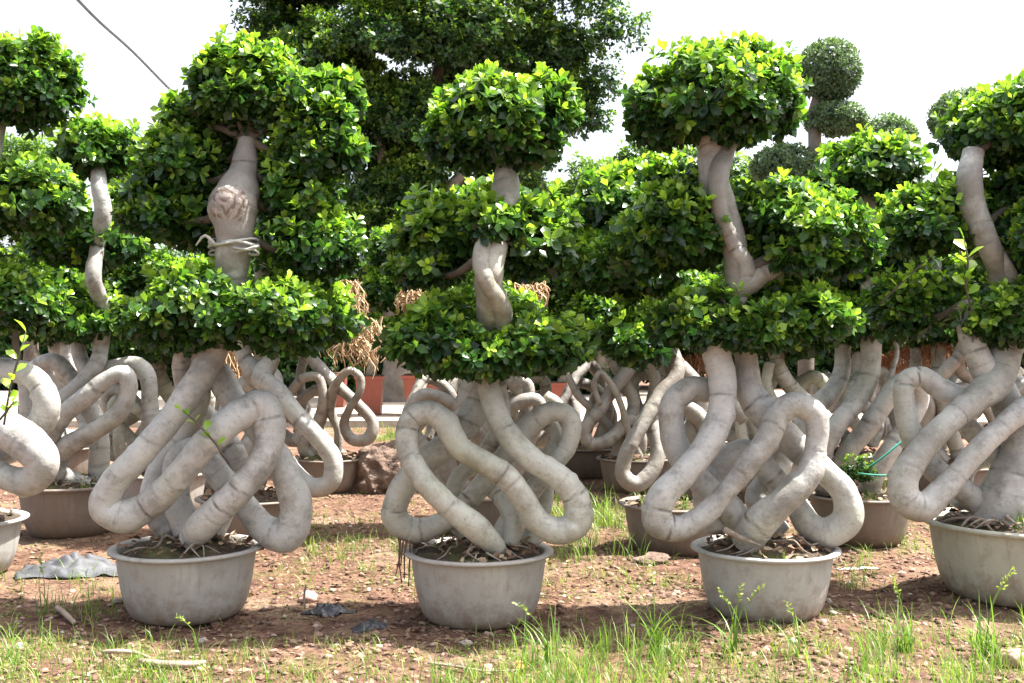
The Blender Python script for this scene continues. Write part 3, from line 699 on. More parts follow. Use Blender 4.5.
_l = lambda x, y, dy: at(630 + x / 2.204, 330 + y / 2.204, 5.95 + dy) - t3.location
tube('limb', [_l(226, -70, -.06), _l(262, -100, -.12), (_l(310, -128, -.12)), _l(365, -165, -.02), _l(420, -215, .08)], [.060, .060, .052, .042, .024], BARK_BROWN, t3, seg=18, step=.014, seed=77, rough=.14)
# details on the front trees -----------------------------------------------
def wpt(px, py, Y, root): return at(px, py, Y) - root.location
# scar on the trunk + tape
def blob(name, c, r, mat, parent, seed=0, amp=.25, freq=2.2, sub=3, cut=None, crag=False):
    bm = bmesh.new(); bmesh.ops.create_icosphere(bm, subdivisions=sub, radius=1)
    for v in bm.verts:
        k = 1 + amp * noise.noise(v.co * freq + Vector((seed * 7.1, seed, 0))) + amp * .4 * noise.noise(v.co * freq * 3 + Vector((seed, 3, 1)))
        v.co = Vector((v.co.x * r[0], v.co.y * r[1], v.co.z * r[2])) * k
        if crag:
            q = v.co.copy()
            for f_, a_ in ((2.6 / max(r), .09), (8 / max(r), .03)):
                k2 = noise.cell_vector(q * f_ * .5 + Vector((seed, 0, 0)))
                v.co += (k2 - Vector((.5, .5, .5))) * a_ * max(r) * .8
                v.co += q.normalized() * (abs(noise.noise(q * f_)) - .25) * a_ * max(r) * 2.2
        if cut is not None and v.co.z < cut: v.co.z = cut + (v.co.z - cut) * .15
    me = bpy.data.meshes.new(name); bm.to_mesh(me); bm.free()
    for p in me.polygons: p.use_smooth = True
    me.materials.append(mat)
    return link(name, me, parent, c)
def scar_mat():
    m, nt, out = new_mat('scar_swirl')
    v = N(nt, 'ShaderNodeTexCoord').outputs['Object']
    mp = N(nt, 'ShaderNodeMapping'); mp.inputs['Scale'].default_value = (1, 0, .8); mp.inputs['Location'].default_value = (.02, 0, -.012); nt.links.new(v, mp.inputs[0])
    wv = N(nt, 'ShaderNodeTexWave', wave_type='RINGS', rings_direction='SPHERICAL', i_Scale=6.0, i_Distortion=11.0, i_Detail=4.0)
    wv.inputs['Detail Scale'].default_value = 2.0
    nt.links.new(mp.outputs[0], wv.inputs['Vector'])
    c = ramp(nt, wv.outputs['Fac'], [(0.0, (0.15, 0.115, 0.09)), (0.25, (0.27, 0.225, 0.19)), (0.7, (0.34, 0.30, 0.265)), (1.0, (0.37, 0.335, 0.30))])
    c = mixc(nt, ramp(nt, noise_n(nt, v, 24, 6, .7), [(0.45, 0), (0.7, .6)]), c, (0.10, 0.07, 0.055))
    p = N(nt, 'ShaderNodeBsdfPrincipled', i_Roughness=.85); nt.links.new(c, p.inputs['Base Color'])
    nt.links.new(bump(nt, wv.outputs['Fac'], .35, .008, bump(nt, noise_n(nt, v, 18, 6, .7), .7, .02)), p.inputs['Normal']); nt.links.new(p.outputs[0], out.inputs['Surface'])
    return m
SCAR = scar_mat()
blob('scar', wpt(230, 206, 6.13 - .19, t1), (.098, .05, .115), SCAR, t1, 3, .18)
mbt = MB()
for k in range(5):
    tube_into(mbt, [wpt(234 + 25 * math.cos(a + k * .3), 242 + k * 2.6 + 3 * math.sin(2 * a + k * 2.3), 6.13 - .11 + .125 * math.sin(a), t1) for a in np.linspace(0, 6.2, 12)], [.0075] * 12, seg=6, step=.02, rings=False, rough=.5, seed=k)
tube_into(mbt, [wpt(216, 246, 6.13 - .19, t1), wpt(205, 236, 6.13 - .21, t1), wpt(196, 246, 6.13 - .2, t1)], [.012, .009, .005], seg=6, step=.02, rings=False)
link('tape', mbt.mesh('tape', TAPE), t1)

def sprig(root, pts, L, seed, mat=LEAF):
    mbs = MB(); tube_into(mbs, pts, [.006] * (len(pts) - 1) + [.002], seg=6, step=.03, rings=False, rough=0)
    st = link('sprout', mbs.mesh('sprout', BRANCH), root)
    rg = np.random.default_rng(seed); mb = MB()
    c, _ = spline(pts, [1] * len(pts), .02)
    k = np.linspace(len(c) * .3, len(c) - 1, 8).astype(int)
    b = c[k]; n = len(b)
    tn = norm(np.gradient(c, axis=0)[k]); az = np.arange(n) * 2.4
    d = norm(tn * .5 + np.stack([np.cos(az), np.sin(az) * .7, .3 * np.ones(n)], 1))
    leaves(mb, b, d, norm(rg.normal(0, .3, (n, 3)) + [0, -.5, 1]), rg.uniform(.7, 1.1, n) * L, rg.uniform(.6, 1, n), rg.uniform(.5, 1, n))
    link('leaf_cluster', mb.mesh('leaf_cluster', mat), st)
sprig(t1, [wpt(228, 462, 5.72, t1), wpt(212, 440, 5.69, t1), wpt(198, 425, 5.69, t1), wpt(182, 410, 5.71, t1)], .07, 5)
sprig(t0, [wpt(4, 425, 5.55, t0), wpt(10, 390, 5.5, t0), wpt(18, 360, 5.5, t0), wpt(26, 332, 5.52, t0)], .085, 6)
sprig(t0, [wpt(0, 420, 5.6, t0), wpt(8, 410, 5.55, t0), wpt(14, 402, 5.5, t0)], .06, 7)
sprig(t4, [wpt(972, 312, D4 - .15, t4), wpt(966, 286, D4 - .25, t4), wpt(968, 262, D4 - .3, t4), wpt(964, 240, D4 - .3, t4)], .12, 8)
sprig(t4, [wpt(880, 305, D4 + .1, t4), wpt(900, 285, D4 + .05, t4), wpt(918, 268, D4 + .02, t4), wpt(930, 258, D4, t4)], .08, 9)
# aerial roots hanging beside the beige pot
for k in range(5):
    x = 399 + k * 2.6; yb = rnd.uniform(565, 600)
    tube('aerial_root', [wpt(x + rnd.uniform(-1, 1), 534, D1 - .05, t2), wpt(x + rnd.uniform(-3, 3), 556, D1 - .1, t2), wpt(x + rnd.uniform(-4, 4), yb, D1 - .08, t2)], [.006, .005, .003], ROOT_DARK, t2, seg=6, step=.03, rings=False, rough=.1)
# surface roots on the soil
def surf_roots(root, r, h, n, seed, mat, rmin=.008, rmax=.018):
    rg = random.Random(seed)
    for k in range(n):
        a = rg.uniform(3.3, 6.1); q = rg.uniform(.02, .12)
        P = []
        for i in range(6):
            rr = q + (r * .84 - q) * i / 5
            a += rg.uniform(-.25, .25)
            P.append(Vector((rr * math.cos(a), rr * math.sin(a), h * .935 + .062 * (1 - (rr / r) ** 2) + rg.uniform(-.012, .05) * (1 if 0 < i < 5 else .2))))
        rad = rg.uniform(rmin, rmax)
        tube('root', P, [rad, rad, rad * .9, rad * .8, rad * .65, rad * .4], mat, root, seg=8, step=.02, rings=False, rough=.15, seed=seed + k)
surf_roots(t4, .54, .455, 16, 3, ROOT)
surf_roots(t3, .40, .37, 8, 4, ROOT, .006, .013)
surf_roots(t2, .41, .39, 9, 5, ROOT, .005, .011)
surf_roots(t1, .42, .395, 5, 6, ROOT, .005, .010)
tube('root', [wpt(724, 530, 5.70, t3), wpt(740, 538, 5.67, t3), wpt(760, 546, 5.66, t3)], [.018, .015, .006], ROOT, t3, seg=8, step=.02, rings=False, rough=.15)

# ------------------------------------------------------------------ the ground
def axis_coords(lo, hi, far_lo, far_hi, step):
    mid = list(np.arange(lo, hi + 1e-6, step)); a = []; d = step; x = lo
    while x > far_lo: d *= 1.35; x -= d; a.append(x)
    b = []; d = step; x = hi
    while x < far_hi: d *= 1.35; x += d; b.append(x)
    return np.array(a[::-1] + mid + b)
xs = axis_coords(-4.5, 4.5, -300, 300, .045); ys = axis_coords(4.0, 11.0, -80, 500, .045)
co = np.zeros((len(ys), len(xs), 3)); co[:, :, 0] = xs[None]; co[:, :, 1] = ys[:, None]
for i, y in enumerate(ys):
    if y < 24:
        for j, x in enumerate(xs):
            if -30 < x < 30: co[i, j, 2] = gh(x, y)
idx = np.arange(len(xs) * len(ys)).reshape(len(ys), len(xs))
q = np.stack([idx[:-1, :-1], idx[:-1, 1:], idx[1:, 1:], idx[1:, :-1]], -1).reshape(-1, 4)
tag(link('ground', mesh_from('ground', co.reshape(-1, 3), None, q, EARTH)), kind='structure')
pxs = np.linspace(-26, 26, 90); pys = np.linspace(19.2, 33, 30)
co = np.array([(x, y, .02 + .015 * noise.noise((x, y, 0))) for y in pys for x in pxs])
idx = np.arange(90 * 30).reshape(30, 90)
q = np.stack([idx[:-1, :-1], idx[:-1, 1:], idx[1:, 1:], idx[1:, :-1]], -1).reshape(-1, 4)
tag(link('path', mesh_from('path', co, None, q, SAND)), kind='structure')

def box_mb(mb, x0, x1, y0, y1, z0, z1):
    co = [(x, y, z) for z in (z0, z1) for y in (y0, y1) for x in (x0, x1)]
    mb.add(co, None, [(0, 2, 3, 1), (4, 5, 7, 6), (0, 1, 5, 4), (2, 6, 7, 3), (0, 4, 6, 2), (1, 3, 7, 5)])
mb = MB(); x = -20.0
while x < 20:
    w = rnd.uniform(1.1, 1.5); dz = rnd.uniform(-.015, .015); dy = rnd.uniform(-.02, .02)
    box_mb(mb, x, x + w - .015, 19.0 + dy, 19.16 + dy, -.05, .11 + dz); x += w
me = mb.mesh('kerb', CONC)
for p in me.polygons: p.use_smooth = False
tag(link('kerb', me), kind='structure')

# gravel, litter: uncountable
def scatter(n, rg, ylo, yhi, power=1.0):
    """more pieces near the front; only inside the cone the photo sees, plus a margin"""
    Y = ylo + (yhi - ylo) * rg.uniform(0, 1, n) ** power
    X = (rg.uniform(-640, 640, n)) / F * Y
    return X, Y
def pebbles(name, n, seed, smin, smax, mat, power=1.6):
    rg = np.random.default_rng(seed); mb = MB()
    X, Y = scatter(n, rg, 4.1, 12.5, power)
    keep = np.array([noise.noise((x * 1.1, y * 1.1, 8.0)) + .28 > rg.uniform(-.3, .45) for x, y in zip(X, Y)])
    X, Y = X[keep], Y[keep]; n = len(X)
    oc = np.array([[1,0,0],[-1,0,0],[0,1,0],[0,-1,0],[0,0,1],[0,0,-1],[.62,.62,.5],[-.62,.62,.5],[.62,-.62,.5],[-.62,-.62,.5]], dtype=float)
    tr = np.array([[4,6,7],[4,8,6],[4,9,8],[4,7,9],[0,2,6],[2,1,7],[1,3,9],[3,0,8],[2,7,6],[1,9,7],[3,8,9],[0,6,8]])
    s = smin + (smax - smin) * rg.uniform(0, 1, n) ** 3.0
    a = rg.uniform(0, 6.28, n)
    sh = rg.uniform(.6, 1.25, (n, 10, 1)); v = oc[None] * sh * (np.stack([s, s * rg.uniform(.55, 1, n), s * rg.uniform(.35, .75, n)], 1))[:, None, :]
    ca, sa = np.cos(a)[:, None], np.sin(a)[:, None]
    x = v[..., 0] * ca - v[..., 1] * sa; y = v[..., 0] * sa + v[..., 1] * ca
    Z = np.array([gh(xx, yy) for xx, yy in zip(X, Y)])
    P = np.stack([x + X[:, None], y + Y[:, None], v[..., 2] + (Z + s * .12)[:, None]], -1)
    mb.add(P, (tr[None] + (np.arange(n) * 10)[:, None, None]).reshape(-1, 3), None, tone=np.repeat(rg.beta(1.6, 2.4, n), 10))
    me = mb.mesh(name, mat)
    tag(link(name, me), kind='stuff')
pebbles('gravel', 30000, 11, .004, .030, GRAVEL)
rg = np.random.default_rng(12); mb = MB(); X, Y = scatter(22000, rg, 4.1, 13, 1.3); n = len(X)
kp = np.array([noise.noise((x * 1.4, y * 1.4, 20.)) + .35 * noise.noise((x * 5, y * 5, 3.)) > -.12 + .3 * (rg.random() - .5) for x, y in zip(X, Y)]); X, Y = X[kp], Y[kp]; n = len(X)
b = np.stack([X, Y, [gh(x, y) + .006 for x, y in zip(X, Y)]], 1)
d = norm(np.stack([rg.normal(0, 1, n), rg.normal(0, 1, n), rg.normal(0, .22, n)], 1))
leaves(mb, b, d, norm(rg.normal(0, .35, (n, 3)) + [0, 0, 1]), rg.uniform(.012, .06, n), rg.uniform(0, 1, n), rg.beta(2, 3, n), True)
tag(link('leaf_litter', mb.mesh('leaf_litter', LITTER)), kind='stuff')

# grass ---------------------------------------------------------------------
def blades(mb, X, Y, h, rg, w=.006, lean=.5, age=(0, .7), z0=None):
    n = len(X); seg = 5
    az = rg.uniform(0, 6.28, n); ln = rg.uniform(.1, 1, n) * lean
    dr = np.stack([np.cos(az), np.sin(az), np.zeros(n)], 1)
    sd = np.stack([-np.sin(az + rg.normal(0, .5, n)), np.cos(az), np.zeros(n)], 1)
    Z = np.array([gh(x, y) for x, y in zip(X, Y)]) if z0 is None else z0
    base = np.stack([X, Y, Z - .005], 1)
    rows = []
    for i in range(seg + 1):
        k = i / seg
        p = base + np.array([0, 0, 1.0]) * (h * (k - .42 * ln * k ** 2.4))[:, None] + dr * (h * ln * k ** 2)[:, None]
        wd = (w * (1 - k) ** .6 * (h / .2) ** .35)
        if i == seg: wd = wd * 0 + 2e-4
        rows.append(p + sd * wd[:, None]); rows.append(p - sd * wd[:, None])
    co = np.stack(rows, 1); m = 2 * (seg + 1)
    q = np.array([[2*i, 2*i+1, 2*i+3, 2*i+2] for i in range(seg)])
    ag = np.clip(rg.uniform(age[0], age[1], n), 0, 1)
    mb.add(co, None, (q[None] + (np.arange(n) * m)[:, None, None]).reshape(-1, 4), age=np.repeat(ag, m), tone=np.repeat(rg.uniform(0, 1, n), m))
rg = np.random.default_rng(21); mb = MB()
def patch(px0, px1, y0, y1, n, h0, h1, clump=None, lean=.95, w=.0028, age=(0, .75)):
    if clump:
        cx = rg.uniform(px0, px1, clump); cy = rg.uniform(y0, y1, clump)
        k = rg.integers(0, clump, n); px = cx[k] + rg.normal(0, 9, n); Y = cy[k] + rg.normal(0, .06, n)
    else: px = rg.uniform(px0, px1, n); Y = rg.uniform(y0, y1, n)
    X = (px - CX) / F * Y
    blades(mb, X, Y, h0 + (h1 - h0) * rg.uniform(0, 1, n) ** 1.8, rg, w, lean, age)
patch(-80, 330, 4.3, 5.0, 600, .05, .20, 60)
patch(-60, 160, 4.9, 5.5, 350, .05, .18, 30)
patch(330, 560, 4.3, 4.95, 600, .05, .17, 40)
patch(520, 700, 4.35, 5.3, 520, .07, .32, 34, .8)
patch(660, 860, 4.35, 5.2, 420, .05, .20, 34)
patch(840, 1100, 4.4, 5.6, 900, .06, .30, 60, .8)
patch(640, 1100, 4.2, 4.8, 350, .05, .18, 40)
patch(560, 640, 7.0, 9.0, 350, .08, .3, 26)
patch(300, 400, 7.0, 9.5, 260, .06, .2, 24)
patch(540, 660, 8.6, 9.8, 500, .12, .4, 20)
patch(0, 130, 5.9, 7.2, 250, .05, .2, 18)
patch(900, 1060, 7.3, 9.0, 500, .10, .34, 18)
patch(720, 880, 6.6, 8.5, 350, .06, .22, 20)
patch(340, 580, 16, 19, 900, .06, .2, 40, .6, .006)
patch(-100, 1100, 4.2, 12, 2500, .03, .12, 240)
patch(-100, 1120, 4.3, 5.5, 4200, .02, .10, 170, .9, .0024, (.2, 1))
patch(500, 1120, 4.3, 5.6, 4200, .02, .11, 130, .9, .0024, (.2, 1))
patch(250, 1100, 6.6, 9.0, 1500, .02, .10, 80, .9, .003, (.1, .9))
patch(-80, 260, 4.4, 5.3, 1600, .03, .13, 70, .9, .0024, (.1, .9))
patch(280, 680, 6.6, 9.5, 1500, .02, .12, 60, .9, .003, (.1, .9))
tag(link('grass', mb.mesh('grass', GRASS)), kind='stuff')
# creeping ground cover, tiny leaves
mb = MB(); rg = np.random.default_rng(22); X, Y = scatter(26000, rg, 4.1, 9, 1.7)
m = np.array([noise.noise((x * .8 + 3, y * .8, 4.0)) + .5 * noise.noise((x * 3, y * 3, 2.0)) > .10 + max(0, y - 5.0) * .14 for x, y in zip(X, Y)]); X, Y = X[m], Y[m]; n = len(X)
b = np.stack([X, Y, [gh(x, y) + .004 for x, y in zip(X, Y)]], 1)
leaves(mb, b, norm(np.stack([rg.normal(0, 1, n), rg.normal(0, 1, n), rg.uniform(0, .8, n)], 1)), norm(rg.normal(0, .4, (n, 3)) + [0, 0, 1]), rg.uniform(.010, .028, n), rg.uniform(.1, .9, n), rg.uniform(0, 1, n), True)
tag(link('ground_cover', mb.mesh('ground_cover', GRASS)), kind='stuff')

# tall weeds that stand alone
def weed(px, Y, h, seed, label, nb=14, heads=2, lean=.9):
    rg = np.random.default_rng(seed); loc = ground_at(px, Y)
    root = thing('grass_weed', loc, label, 'weed', 'tall grass weeds')
    mb = MB(); n = nb; h *= .85; lean *= 1.35
    blades(mb, rg.normal(0, .022, n), rg.normal(0, .022, n), rg.uniform(.45, 1, n) * h, rg, .0045, lean, (.05, .5), np.zeros(n))
    link('blades', mb.mesh('blades', GRASS), root)
    for k in range(heads):
        a = rg.uniform(-1, 1); e = Vector((a * .5 * h, rg.uniform(-.1, .1), h * rg.uniform(.95, 1.15)))
        P = [Vector((0, 0, 0)), Vector((e.x * .25, e.y * .3, e.z * .6)), e]
        mb = MB(); tube_into(mb, P, [.0028, .0022, .0012], seg=5, step=.04, rings=False, rough=0)
        mb.at = {'age': [np.full(mb.n, .55)], 'tone': [np.full(mb.n, .5)]}
        c, _ = spline(P, [1] * 3, .01); kk = np.linspace(len(c) * .72, len(c) - 1, 14).astype(int); b_ = c[kk]; m = 14
        leaves(mb, b_, norm(np.stack([rg.normal(0, .7, m) + np.sign(a) * .3, rg.normal(0, .4, m), rg.uniform(.1, 1, m)], 1)), norm(rg.normal(0, 1, (m, 3))), np.full(m, .022), np.full(m, .75), rg.uniform(0, 1, m), True)
        link('seed_stalk', mb.mesh('seed_stalk', GRASS), root)
weed(655, 5.23, .50, 1, 'tallest grass tuft, upright between the beige and the pale grey pots', 22, 2)
weed(548, 5.13, .36, 2, 'grass tuft arching in front of the beige pot', 12, 1)
weed(735, 5.23, .36, 3, 'grass tuft with feathery seed heads in front of the pale grey pot', 16, 3)
weed(800, 5.08, .30, 4, 'thin grass tuft by the right end of the pale grey pot', 8, 1)
weed(905, 5.23, .42, 5, 'grass tuft with a long arching stalk left of the wide greenish pot', 18, 2, 1.2)
weed(985, 5.18, .45, 6, 'grass tuft right in front of the wide greenish pot', 20, 2)
weed(198, 5.38, .20, 7, 'single grass blade tuft standing before the grey pot', 4, 1, .3)
weed(15, 5.03, .28, 8, 'bright grass tuft in the lower left corner', 16, 0)
weed(45, 6.03, .34, 9, 'thin grass sprig before the dark pot at the left', 5, 1, .5)

# grass seeded in the pots
def pot_grass(root, r, h, n, seed, hh=.14):
    rg = np.random.default_rng(seed); mb = MB(); k = max(2, n // 12)
    a = rg.uniform(0, 6.28, k); q = r * rg.uniform(.3, .78, k); i = rg.integers(0, k, n)
    blades(mb, q[i] * np.cos(a[i]) + rg.normal(0, .02, n), q[i] * np.sin(a[i]) + rg.normal(0, .02, n), rg.uniform(.3, 1, n) * hh, rg, .004, .9, (0, .8), np.full(n, h * .96))
    o = link('pot_grass', mb.mesh('pot_grass', GRASS), root); o['kind'] = 'stuff'
for k_, (t_, r_, n_, h_) in enumerate([(t4, .545, 60, .16), (t3, .41, 26, .09), (t2, .41, 20, .08), (t1, .425, 50, .09), (ta, .42, 90, .13), (te, .41, 40, .2), (td, .38, 40, .22), (tf, .41, 50, .16), (tb2, .38, 30, .14)]):
    pot_grass(t_, r_, {0: .455, 1: .37, 2: .39, 3: .395, 4: .40, 5: .355, 7: .375}.get(k_, .345), n_, 40 + k_, h_)

# stones --------------------------------------------------------------------
def stone(px, Y, r, mat, seed, label, name='stone', group=None, cat='stone', amp=.45):
    g = ground_at(px, Y)
    o = blob(name, g + Vector((0, 0, r[2] * (.2 if cat == 'boulder' else .45))), r, mat, None, seed, amp, 1.7, 5 if cat == 'boulder' else 3, -r[2] * .5, cat == 'boulder')
    o.rotation_euler = (0, 0, seed * 1.3)
    tag(o, label, cat, group)
    return o
stone(518, 5.02, (.036, .03, .024), STONE_RUST, 1, 'small orange rusty stone on the soil before the beige pot')
stone(488, 4.97, (.026, .024, .022), STONE_PINK, 2, 'small reddish stone left of the orange rusty stone')
stone(652, 7.35, (.13, .09, .035), ROCK, 3, 'flat grey-brown slab of rock lying by the brown pot')
stone(1010, 5.1, (.09, .06, .05), STONE_PINK, 4, 'tan stone at the foot of the wide greenish pot')
stone(512, 6.9, (.05, .04, .03), STONE_PINK, 5, 'pinkish stone beside the low loop right of the beige pot')
stone(308, 6.4, (.06, .05, .04), STONE_PINK, 6, 'pink lump of rock on the soil right of the grey pot')
for k in range(34):
    px, Y = rnd.uniform(-10, 1030), 4.45 + 2.4 * rnd.random() ** 1.6
    s = rnd.uniform(.014, .030)
    stone(px, Y, (s, s * rnd.uniform(.6, .95), s * .6), STONE_PALE, 20 + k, 'small pale stone lying loose on the red soil between the pots', 'stone', 'loose pale stones')
stone(388, 10.9, (.44, .30, .42), ROCK, 7, 'large brown boulder behind the beige pot, left of it', 'boulder', None, 'boulder', .35)
stone(402, 12.2, (.42, .3, .26), ROCK, 8, 'smaller brown boulder right behind the large one, partly hidden by the beige pot tree', 'boulder', None, 'boulder', .35)
stone(566, 15.5, (.50, .3, .2), ROCK, 9, 'low brown boulder right of the beige pot, below the path', 'boulder', None, 'boulder', .35)

# scraps --------------------------------------------------------------------
def crumple(name, px, Y, wx, wy, hz, mat, seed, label, cat, rz=0):
    n = 34; g = ground_at(px, Y); co = []; cr, sr = math.cos(rz), math.sin(rz)
    for j in range(n):
        for i in range(n):
            u, v = i / (n - 1) - .5, j / (n - 1) - .5
            e = 1 + .3 * noise.noise((math.atan2(v, u) * 1.2, seed, 0))
            x, y = u * wx * e, v * wy * e
            f = max(0, 1 - (2 * math.hypot(u, v)) ** 2)
            z = hz * (.18 + f) * (.45 + .9 * abs(noise.noise((u * 5, v * 5, seed)))) + hz * .22 * noise.noise((u * 8 + v * 5, v * 4, seed))
            X_, Y_ = x * cr - y * sr, x * sr + y * cr
            co.append((X_, Y_, max(.004, z) + gh(g.x + X_, g.y + Y_) - g.z))
    idx = np.arange(n * n).reshape(n, n)
    q = np.stack([idx[:-1, :-1], idx[:-1, 1:], idx[1:, 1:], idx[1:, :-1]], -1).reshape(-1, 4)
    o = link(name, mesh_from(name, np.array(co), None, q, mat), None, g)
    sol = o.modifiers.new('thickness', 'SOLIDIFY'); sol.thickness = .002
    tag(o, label, cat); return o
crumple('plastic_scrap', 70, 7.1, .62, .42, .11, PLASTIC_GREY, 2, 'torn grey plastic sheet crumpled on the soil left of the grey pot', 'plastic scrap', .3)
crumple('plastic_bag', 328, 6.15, .26, .18, .055, PLASTIC_BLACK, 5, 'crumpled shiny black plastic scrap right of the grey pot', 'plastic scrap', -.5)
crumple('plastic_bag', 372, 5.75, .20, .13, .04, PLASTIC_BLACK, 7, 'black plastic shred left of the beige pot by its hanging roots', 'plastic scrap', .5)
crumple('plastic_scrap', 858, 7.25, .26, .07, .012, PLASTIC_WHITE, 9, 'strip of white plastic on the ground right of the pale grey pot', 'plastic scrap', -.1)
crumple('plastic_sheet', 5, 17.5, 2.2, 1.2, .30, PLASTIC_WHITE, 11, 'white plastic sheet on the ground seen through the left-edge coil', 'plastic sheet')
def stick(name, label, pts, r, mat=WOOD_GREY, cat='stick'):
    P = []
    for px, Y, dz in pts:
        g = ground_at(px, Y); P.append(g + Vector((0, 0, dz)))
    o = P[0].copy()
    t = tube(name, [p - o for p in P], [r, r * 1.05, r * .9, r * .7][:len(P)], mat, None, seg=10, step=.025, rings=False, rough=.12)
    t.location = o; tag(t, label, cat)
stick('stick', 'pale curved stick lying in front of the grey pot', [(140, 5.12, .02), (165, 5.07, .028), (190, 5.09, .025), (205, 5.15, .02)], .016)
stick('twig', 'short brown twig on the soil left of the grey pot', [(57, 6.1, .02), (64, 5.95, .035), (74, 5.8, .02)], .014)
stick('twig', 'forked dry twig at the left foot of the grey pot', [(102, 5.25, .02), (118, 5.2, .04), (134, 5.24, .03), (150, 5.2, .015)], .010)
stick('twig', 'thin upright twig stuck in the soil by the black plastic scrap', [(305, 6.25, -.01), (304, 6.25, .06), (306, 6.24, .14)], .006)
stick('twig', 'thin pale root lying in front of the beige pot', [(428, 5.05, .012), (455, 4.98, .02), (485, 4.93, .015), (525, 4.98, .01)], .006, ROOT)
tag(tube('pole', [Vector((0, 0, -.05)), Vector((-.30, .05, .8)), Vector((-.60, .1, 1.6))], [.03, .03, .028], WOOD_GREY, seg=10, step=.1, rings=False, rough=.05), 'bamboo pole leaning left above the white plastic sheet', 'pole').location = ground_at(60, 17)
tag(tube('pole', [Vector((0, 0, -.05)), Vector((-.36, .05, .8)), Vector((-.72, .1, 1.5))], [.028, .028, .024], WOOD_GREY, seg=10, step=.1, rings=False, rough=.05), 'thinner bamboo pole right beside the other leaning pole', 'pole').location = ground_at(66, 17.3)

# green twine and the fern-like weed in the brown pot
tw = MB()
for pts in ([(918, 428, 7.2), (897, 446, 7.15), (876, 463, 7.15), (862, 472, 7.2)], [(858, 474, 7.15), (880, 476, 7.12), (905, 475, 7.12), (930, 474, 7.15)]):
    tube_into(tw, [at(*p) for p in pts], [.007] * 4, seg=6, step=.05, rings=False, rough=0)
tag(link('twine', tw.mesh('twine', TWINE)), 'bright green twine strung over the brown pot', 'twine')
mb = MB(); rgn = rng_new(); fl = at(858, 490, 7.25)
pad_into(mb, (0, 0, .12), (.13, .10, .10), .03, rgn, .3, True)
tag(link('fern_weed', mb.mesh('fern_weed', LEAF_DARK), None, fl), 'small feathery green weed growing in the brown pot with green twine', 'weed')

# straw bundles -------------------------------------------------------------
def straw(px, py, Y, w, h, mat, label, seed):
    rg = random.Random(seed); mb = MB(); c = at(px, py, Y)
    for k in range(110):
        a = rg.uniform(0, 6.28); q = rg.uniform(0, 1) ** .5
        x0, y0 = .8 * w * q * math.cos(a), .6 * w * q * math.sin(a); zt = rg.uniform(-.4, .12) * h
        L = h * rg.uniform(.5, 1.05); sx, sy = rg.uniform(-.5, .5) * w, rg.uniform(-.4, .4) * w
        tube_into(mb, [(x0, y0, zt), (x0 + sx * .5 + rg.uniform(-.3, .3) * w, y0 + sy * .3, zt - L * .3), (x0 + sx * .6 + rg.uniform(-.3, .3) * w, y0 + sy * .6, zt - L * .6), (x0 + sx * .9, y0 + sy, zt - L * .85)], [.007, .006, .005, .003], seg=4, step=.06, rings=False, rough=0, cap=False)
        mb.at.setdefault('tone', []).append(np.full(len(mb.co[-1]), rg.random()))
    tag(link('straw_bundle', mb.mesh('straw_bundle', mat), None, c), label, 'straw bundle', 'dry straw bundles')
for px, py, Y, w, h, mt, lb in [
    (345, 284, 9.9, .22, .36, STRAW, 'pale straw bundle hung high at the right side of the widest crown'),
    (358, 322, 9.9, .30, .42, STRAW, 'pale straw bundle hanging lower, just above the slender loops'),
    (232, 345, 9.2, .18, .42, STRAW, 'pale straw bundle right of the tape-wrapped trunk below its leaves'),
    (530, 284, 9.5, .18, .22, STRAW, 'pale straw wisp peeking out right of the green-tinged trunk'),
    (412, 290, 9.5, .16, .18, STRAW, 'pale straw wisp left of the green-tinged trunk at its middle tier'),
    (880, 342, 12.2, .26, .42, STRAW_RED, 'rust brown straw bundle behind the upright twig'),
    (910, 338, 12.0, .38, .46, STRAW_RED, 'widest rust brown straw bundle above the high loop of the white forked tree'),
    (940, 332, 11.6, .22, .32, STRAW_RED, 'rust brown straw bundle just left of the forked white trunk'),
    (690, 350, 11.5, .22, .30, STRAW_RED, 'rust brown straw bundle left of the pale grey pot tree'),
    (958, 345, 12.6, .22, .30, STRAW_RED, 'rust brown straw bundle peeking in front of the forked trunk base'),
]:
    straw(px, py, Y, w, h, mt, lb, px)

